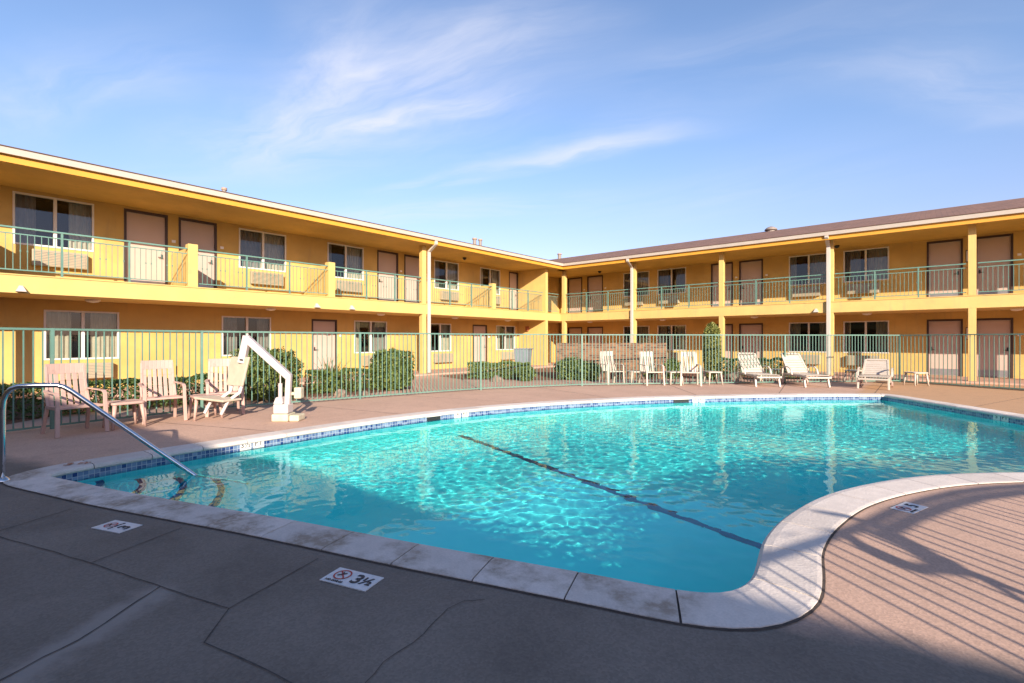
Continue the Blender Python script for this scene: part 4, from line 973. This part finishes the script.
# ------------------------------------------------------------------ furniture
def arc_pts(a, b, bulge, n=6):
    a = Vector(a); b = Vector(b); return [a.lerp(b, k/n)+Vector(bulge)*math.sin(math.pi*k/n) for k in range(n+1)]
def make_chair(m, name='resin_armchair'):
    """monobloc high-back resin armchair facing +x; origin on the ground"""
    e = empty(name)
    s = MB(); w2 = .24
    # dished seat of slats
    for k in range(6):
        y = -w2+.045+k*(2*w2-.09)/5
        pts = [(-.20,y,.405),(-.05,y,.395),(.12,y,.405),(.24,y,.42)]
        for p, q in zip(pts[:-1], pts[1:]): s.bar(p, q, .072, .014)
    s.bar((.25,-w2-.02,.415),(.25,w2+.02,.415), .05, .035); s.bar((-.21,-w2-.01,.40),(-.21,w2+.01,.40), .04, .03)
    s.bar((-.22,-w2-.01,.40),(.25,-w2-.02,.41), .03, .045); s.bar((-.22,w2+.01,.40),(.25,w2+.02,.41), .03, .045)
    s.build('seat', m, e, bevel=.004)
    b = MB(); tl_ = Vector((-.36,0,1.04)); bl = Vector((-.21,0,.41))
    def bp(y, t): 
        c = -.03*math.cos(y/w2*1.3)
        p = bl.lerp(tl_, t); return Vector((p.x+c+.03*(t**2), y*(1-.05*t), p.z))
    for k in range(6):
        y = -w2+.045+k*(2*w2-.09)/5
        for t0, t1 in ((.0,.3),(.3,.6),(.6,.86)): b.bar(bp(y,t0), bp(y,t1), .056, .012, up=(1,0,.2))
    for t0, t1 in ((0,.33),(.33,.66),(.66,.96)):
        for sg in (-1, 1): b.bar(bp(sg*w2,t0), bp(sg*w2,t1), .035, .022, up=(1,0,.2))
    ys = [-w2-.01+2*(w2+.01)*k/8 for k in range(9)]
    for y0_, y1_ in zip(ys[:-1], ys[1:]):
        hh = lambda y: .985-.035*(y/w2)**2
        b.bar(bp(y0_, .90), bp(y1_, .90), .018, .16, up=(bp(0,1)-bp(0,.8)))
    b.build('backrest', m, e, bevel=.004)
    for sg in (-1, 1):
        a = MB(); y = sg*(w2+.045)
        P = [(-.30,sg*(w2+.0),.66),(-.16,y,.645),(.05,y+sg*.01,.64),(.21,y,.635),(.265,y,.60)]
        for p, q in zip(P[:-1], P[1:]): a.bar(p, q, .055, .018)
        a.build('armrest', m, e, bevel=.004)
        l = MB(); l.bar((.262,y,.61),(.27,y,.42), .05, .03, up=(1,0,0)); l.bar((.27,y,.43),(.30,y+sg*.012,.0), .052, .036, up=(1,0,0)); l.build('leg', m, e, bevel=.005)
        l = MB(); l.bar((-.20,sg*(w2+.01),.42),(-.33,sg*(w2+.03),.0), .045, .04, up=(1,0,0)); l.bar((-.19,sg*(w2+.012),.42),(-.29,sg*(w2+.01),.66), .03, .03, up=(1,0,0)); l.build('leg', m, e, bevel=.005)
    return e
def make_table(m):
    e = empty('side_table'); s = MB(); n = 20; w_ = .22; r_ = .06
    ring = []
    for cx, cy, a0 in ((w_-r_, w_-r_, 0), (-w_+r_, w_-r_, 90), (-w_+r_, -w_+r_, 180), (w_-r_, -w_+r_, 270)):
        for k in range(5): a = R(a0+k*22.5); ring.append((cx+r_*math.cos(a), cy+r_*math.sin(a)))
    m_ = len(ring); lv = [(1.0,.385),(1.03,.395),(1.03,.415),(.99,.425),(.90,.418)]
    for k_, z_ in lv: s.v += [(x*k_, y*k_, z_) for x, y in ring]
    for q in range(len(lv)-1):
        for k in range(m_): s.f.append((q*m_+k, q*m_+(k+1) % m_, (q+1)*m_+(k+1) % m_, (q+1)*m_+k))
    s.f.append(tuple(range(4*m_, 5*m_))); s.f.append(tuple(reversed(range(m_))))
    s.build('table_top', m, e)
    for sx in (-1, 1):
        for sy in (-1, 1):
            l = MB(); l.tube([(sx*.175,sy*.175,.39),(sx*.195,sy*.195,.2),(sx*.215,sy*.215,0)], [.032,.026,.02], 8); l.build('leg', m, e, smooth=True)
    return e
def make_lounger(m):
    """chaise facing +x: foot end at +x, raised back at -x"""
    e = empty('sun_lounger'); f = MB(); w2 = .35
    for sg in (-1, 1):
        P = [(-.55,sg*w2,.34),(.2,sg*w2,.33),(.75,sg*w2,.33),(.98,sg*w2,.30)]
        for p, q in zip(P[:-1], P[1:]): f.bar(p, q, .045, .06)
    f.bar((-.55,-w2,.33),(-.55,w2,.33), .04, .05); f.bar((.98,-w2,.30),(.98,w2,.30), .045, .05)
    f.build('frame', m, e, bevel=.006)
    d = MB()
    for k in range(9): x = -.05+k*.115; d.bar((x,-w2+.02,.365),(x,w2-.02,.365), .10, .014)
    d.build('seat_slats', m, e, bevel=.003)
    b = MB(); piv = Vector((-.10,0,.37)); top = Vector((-.60,0,.98)); dr = (top-piv); nn = Vector((dr.z,0,-dr.x)).normalized()
    for sg in (-1, 1): b.bar(piv+Vector((0,sg*(w2-.03),0)), top+Vector((0,sg*(w2-.07),0)), .05, .04, up=nn)
    for k in range(7):
        t = .08+k*.128; p = piv+dr*t; b.bar(p+Vector((0,-w2+.03+.03*t,0)), p+Vector((0,w2-.03-.03*t,0)), .088 if k < 6 else .11, .016, up=nn)
    p = piv+dr*1.0; b.bar(p+Vector((0,-w2+.09,0)), p+Vector((0,w2-.09,0)), .07, .03, up=nn)
    b.build('backrest', m, e, bevel=.005)
    for sg in (-1, 1):
        a = MB(); y = sg*(w2+.055)
        for p, q in zip([(-.30,y,.34),(-.28,y,.52),(-.18,y,.585),(.08,y,.575),(.20,y,.50),(.26,y,.34)][:-1], [(-.28,y,.52),(-.18,y,.585),(.08,y,.575),(.20,y,.50),(.26,y,.34)]): a.bar(p, q, .045, .03, up=(0,0,1) if abs(q[2]-p[2]) < .12 else (1,0,0))
        a.build('armrest', m, e, bevel=.006)
        l = MB(); l.bar((.80,sg*w2,.31),(.88,sg*(w2+.01),.0), .05, .06, up=(1,0,0)); l.build('leg', m, e, bevel=.005)
        l = MB(); l.bar((-.30,sg*w2,.31),(-.36,sg*(w2+.01),.08), .05, .06, up=(1,0,0)); l.build('leg', m, e, bevel=.005)
        wv = MB(); wv.tube([(-.36,sg*(w2+.03),.085),(-.36,sg*(w2+.07),.085)], .085, 20); wv.build('wheel', 'pink', e)
    pr = MB(); pr.bar((-.32,-.2,.33),(-.42,-.2,.72), .03, .03, up=(1,0,0)); pr.bar((-.32,.2,.33),(-.42,.2,.72), .03, .03, up=(1,0,0)); pr.bar((-.38,-.2,.56),(-.38,.2,.56), .02, .02); pr.build('prop', m, e)
    return e
FA = math.atan2(-FY, -FX)                     # facing the camera
chP = make_chair('pink'); used = False
G1 = 'pinkish resin armchairs on the left deck'; G2 = 'cream resin armchairs along the back fence'; G3 = 'small resin side tables'; G4 = 'resin sun loungers along the back fence'
def put(o, x, y, rz, label, cat, group):
    o.location = (x, y, .003); o.rotation_euler = (0, 0, rz); tag(o, label, cat, group); return o
put(chP, -9.93, 1.18, R(12), 'pinkish armchair in full shade, nearest the fence corner at left', 'chair', G1)
put(copy_tree(chP), -10.28, 2.37, R(-2), 'pinkish armchair half in sun between two side tables', 'chair', G1)
put(copy_tree(chP), -10.30, 3.38, R(-14), 'pinkish armchair in sun behind the pool lift seat', 'chair', G1)
tbP = make_table('pink')
put(tbP, -9.98, 1.80, R(6), 'pinkish side table between the shaded and half sunlit armchairs', 'side table', G3)
put(copy_tree(tbP), -10.02, 2.98, R(-4), 'pinkish side table just left of the pool lift seat', 'side table', G3)
chC = make_chair('plastic')
far = [(613, 384.5, 18, 'cream armchair, first from the left in front of the brick wall'), (653, 385.5, 12, 'cream armchair, second from the left, by the brick wall end'), (692.5, 386, -14, 'cream armchair squarely facing the pool, left of the tall shrub')]
for k, (px, py, r_, lb) in enumerate(far):
    p = G(px, py); o = chC if k == 0 else copy_tree(chC); put(o, p.x+FX*.22, p.y+FY*.22, FA+R(r_), lb, 'chair', G2)
tbC = make_table('plastic')
tabs = [(636, 384.5, 10, 'cream side table between the first two back armchairs'), (675, 385, 10, 'cream side table between the second and third back armchairs'), (715, 385, 0, 'cream side table in front of the tall column shrub'), (776, 381.5, 5, 'cream side table behind the foot of the first lounger'), (858, 383, 20, 'cream side table left of the end-on lounger'), (920, 386, 0, 'cream side table alone at the right end of the row')]
for k, (px, py, r_, lb) in enumerate(tabs):
    p = G(px, py); o = tbC if k == 0 else copy_tree(tbC); put(o, p.x+FX*.15, p.y+FY*.15, FA+R(r_), lb, 'side table', G3)
lgC = make_lounger('plastic')
lgs = [(760, 385.5, -2, 'cream lounger beside the boulder, first of the three'), (807, 386, -1, 'cream lounger in the middle, in front of the downspout'), (884, 388.5, -40, 'cream lounger seen end-on at right below the window')]
for k, (px, py, r_, lb) in enumerate(lgs):
    p = G(px, py); o = lgC if k == 0 else copy_tree(lgC); put(o, p.x+FX*.35, p.y+FY*.35, FA+R(r_), lb, 'sun lounger', G4)
    if k == 2:                                   # this one's back is let down a notch
        for c_ in o.children:
            if c_.name.startswith('backrest') or c_.name.startswith('prop'):
                pv = Vector((-.10, 0, .37)); rm_ = Matrix.Rotation(R(-17), 4, 'Y'); c_.matrix_parent_inverse = Matrix.Identity(4); c_.matrix_basis = Matrix.Translation(pv) @ rm_ @ Matrix.Translation(-pv)

# grey bin at the inner corner
p = G(530, 380); e = empty('utility_bin', (-14.6, 17.6, 0), R(20), label='grey lidded bin against the wall beyond the hedge', cat='bin')
D_ = 1.0
m_ = MB(); m_.hexa([(-.3,-.26,0),(.3,-.26,0),(.3,.26,0),(-.3,.26,0),(-.36,-.3,1.0),(.36,-.3,1.0),(.36,.3,1.0),(-.36,.3,1.0)]); m_.build('bin_body', 'bin', e, bevel=.02)
m_ = MB(); m_.box(-.38,.40,-.32,.32,1.0,1.05); m_.build('lid', 'bin', e, bevel=.01)

# ------------------------------------------------------------------ pool handrail (stainless)
b0 = G(2.5, 482); b1 = G(194, 475, WZ)
d = (b1-b0); d.z = 0; Lr = d.length; u = d.normalized()
e = empty('pool_handrail', (b0.x, b0.y, 0), label='polished steel pool handrail entering the shallow corner at left', cat='handrail')
def rp_(s_, z_): return Vector((u.x*s_, u.y*s_, z_))
def px_on(px, py):
    """point on the vertical plane of the rail seen at a pixel"""
    t = (px-512)/F; dx_, dy_ = FX+RX*t, FY+RY*t; nn = Vector((-u.y, u.x, 0)); D = nn.dot(b0)/(nn.x*dx_+nn.y*dy_)
    return Vector((dx_*D-b0.x, dy_*D-b0.y, H-(py-340.5)/F*D))
path = [rp_(0, -.02), rp_(0, .5)]
path += [px_on(2.5, 410), px_on(3.2, 401), px_on(6, 394), px_on(11, 389), px_on(18, 386.3), px_on(30, 385.6), px_on(45, 385.2), px_on(57, 385.2), px_on(64, 387), px_on(72, 391.5), px_on(90, 404), px_on(150, 445.3), px_on(194, 475)]
last = path[-1]; dr = (path[-1]-path[-2]).normalized(); path += [last+dr*.25, last+dr*.55, last+dr*.75]
m_ = MB(); m_.tube(path, .0245, 14); m_.build('tube', 'steel', e, smooth=True)
m_ = MB(); m_.tube([(0,0,.0),(0,0,.02),(0,0,.05)], [.06,.055,.03], 18); m_.build('escutcheon', 'steel', e, smooth=True)

# ------------------------------------------------------------------ pool lift
lb = G(286, 420.5); e = empty('pool_lift', (lb.x, lb.y, 0), math.atan2(RY, RX), label='white pool lift with raised boom and hanging seat', cat='pool lift')
# local axes: x = image right, y = away from the camera
m_ = MB(); m_.box(-.19,.10,-.15,.17,.0,.13); m_.build('base_cover', 'liftbase', e, bevel=.02)
m_ = MB(); m_.box(.11,.28,-.13,.15,.0,.11); m_.build('side_cover', 'liftbase', e, bevel=.02)
m_ = MB(); m_.box(-.18,.08,-.11,.12,.132,.30); m_.hexa([(-.19,-.10,.30),(-.02,-.10,.30),(-.02,.10,.30),(-.19,.10,.30),(-.15,-.08,.42),(-.04,-.08,.42),(-.04,.08,.42),(-.15,.08,.42)]); m_.build('base_housing', 'lift', e, bevel=.02)
m_ = MB(); m_.bar((.03,0,.28),(.055,0,.82), .09, .09, up=(0,1,0)); m_.build('mast', 'lift', e, bevel=.012)
m_ = MB(); m_.bar((.06,0,.77),(-.69,-.05,1.475), .115, .115, up=(0,1,0)); m_.build('boom', 'lift', e, bevel=.012)
m_ = MB(); m_.bar((-.66,-.05,1.50),(-.76,-.05,1.02), .12, .10, up=(0,1,0)); m_.build('drop_arm', 'lift', e, bevel=.012)
m_ = MB(); m_.tube([(-.10,0,.40),(-.10,0,.66)], .035, 12); m_.tube([(-.10,0,.62),(-.10,0,.98)], .012, 8); m_.build('actuator', 'lift', e)
m_ = MB(); m_.box(.12,.25,.03,.18,.38,.58); m_.box(.02,.13,.03,.08,.44,.50); m_.build('battery_box', 'liftbase', e, bevel=.02)
seat = MB()   # moulded back with a grip slot
P0 = [(-1.10,.06,.62),(-.70,-.16,.62),(-.68,-.12,.62),(-1.08,.10,.62),(-1.04,.10,1.13),(-.60,-.12,1.13),(-.58,-.08,1.13),(-1.02,.14,1.13)]
seat.hexa(P0); so_ = seat.build('seat_back', 'lift_seat', e, bevel=.015)
m_ = MB(); m_.hexa([(-.82,-.075,1.07),(-.70,-.135,1.07),(-.70,-.125,1.07),(-.82,-.065,1.07),(-.82,-.075,1.095),(-.70,-.135,1.095),(-.70,-.125,1.095),(-.82,-.065,1.095)]); m_.build('grip_slot', 'black', so_)
m_ = MB(); m_.hexa([(-1.56,-.12,.39),(-.92,-.34,.36),(-.78,.0,.36),(-1.42,.2,.39),(-1.56,-.12,.43),(-.92,-.34,.40),(-.78,.0,.40),(-1.42,.2,.43)]); m_.build('seat_pan', 'lift_seat', e, bevel=.015)
for q in ((-1.0,.06),(-.74,-.10)): m_ = MB(); m_.bar((q[0]+.02,q[1],.66),(q[0]-.01,q[1]-.03,.50),.05,.02,up=(0,1,0)); m_.bar((q[0]-.01,q[1]-.03,.51),(q[0]-.14,q[1]-.05,.41),.05,.02,up=(0,1,0)); m_.build('seat_bracket', 'lift', e)
for q in ((-1.40,-.1),(-1.02,-.25)):
    m_ = MB(); m_.bar((q[0]+.12,q[1]+.04,.37),(q[0]+.02,q[1],.14),.05,.04,up=(0,1,0)); m_.build('leg_rest', 'lift', e, bevel=.008)

# ------------------------------------------------------------------ leafy plant behind the side fence (its shadow lies on the tan deck)
sdir = Vector((DX, DY, 0)).normalized(); run = math.hypot(DX, DY); tip = G(803, 511)
pb = tip - sdir*run*1.95; e = empty('broad_leaf_plant', pb, label='tall broad leaved plant beyond the side fence, outside the view', cat='plant')
snn = Vector((-sdir.y, sdir.x, 0))
def lp_(px, py, lean=0.0):
    g_ = G(px, py) - pb; h = g_.dot(sdir)/run; q = g_.dot(snn)
    return Vector((snn.x*q, snn.y*q, h)) + Vector((DX, DY, -1))*lean
for cl, nm in (([(1024,602,.045),(1000,588,.045),(975,575,.06),(950,567,.10)], 'stem'), ([(1024,594,.02),(1000,583,.02),(985,576,.03)], 'stem')):
    pts = [lp_(a_, b_) for a_, b_, c_ in cl]; base = Vector((pts[0].x*.4, pts[0].y*.4, -.01))
    m_ = MB(); m_.tube([base, base.lerp(pts[0], .5)+Vector((.01,0,0))] + pts, [.04, .035] + [c_*.5 for a_, b_, c_ in cl], 8); m_.build(nm, 'bark', e, smooth=True)
lf = [[(985,578,.05,0),(962,574,.17,-.02),(940,571,.26,-.05),(922,563,.27,-.07),(905,563,.10,-.1)],
      [(940,575,.16,0),(920,569,.16,.05),(900,563,.15,.09),(880,555,.13,.12),(862,546,.11,.14),(848,536,.10,.15),(835,530,.14,.14),(812,530,.20,.13),(790,532,.14,.10),(776,537,.03,.08)],
      [(945,567,.16,0),(930,557,.18,-.05),(912,545,.14,-.09),(895,535,.11,-.12),(878,526,.09,-.14),(862,520,.07,-.15),(850,518,.10,-.15),(830,514,.13,-.14),(812,511,.09,-.12),(803,510,.02,-.10)],
      [(930,562,.05,0),(905,549,.04,.02),(880,539,.035,.03),(860,531,.03,.03),(848,527,.01,.03)],
      [(960,568,.10,.02),(940,560,.16,.10),(925,554,.12,.16),(915,549,.02,.2)]]
for L in lf:
    m_ = MB(); prev = None
    for (a_, b_, w_, ln) in L:
        c_ = lp_(a_, b_, ln); q = snn*w_*.5
        if prev: m_.quad(prev[0]-prev[1], prev[0]+prev[1], c_+q, c_-q)
        prev = (c_, q)
    m_.build('leaf', 'leafdark', e, recalc=False)

# ------------------------------------------------------------------ render settings
scn.view_settings.view_transform = 'Standard'; scn.view_settings.look = 'None'; scn.view_settings.gamma = 1; scn.view_settings.exposure = 0.92
scn.cycles.use_denoising = True
scn.cycles.max_bounces = 8; scn.cycles.transparent_max_bounces = 12; scn.cycles.transmission_bounces = 8; scn.cycles.diffuse_bounces = 4; scn.cycles.glossy_bounces = 4
scn.cycles.caustics_refractive = True; scn.cycles.caustics_reflective = False; scn.cycles.sample_clamp_indirect = 6.0; scn.cycles.blur_glossy = .5
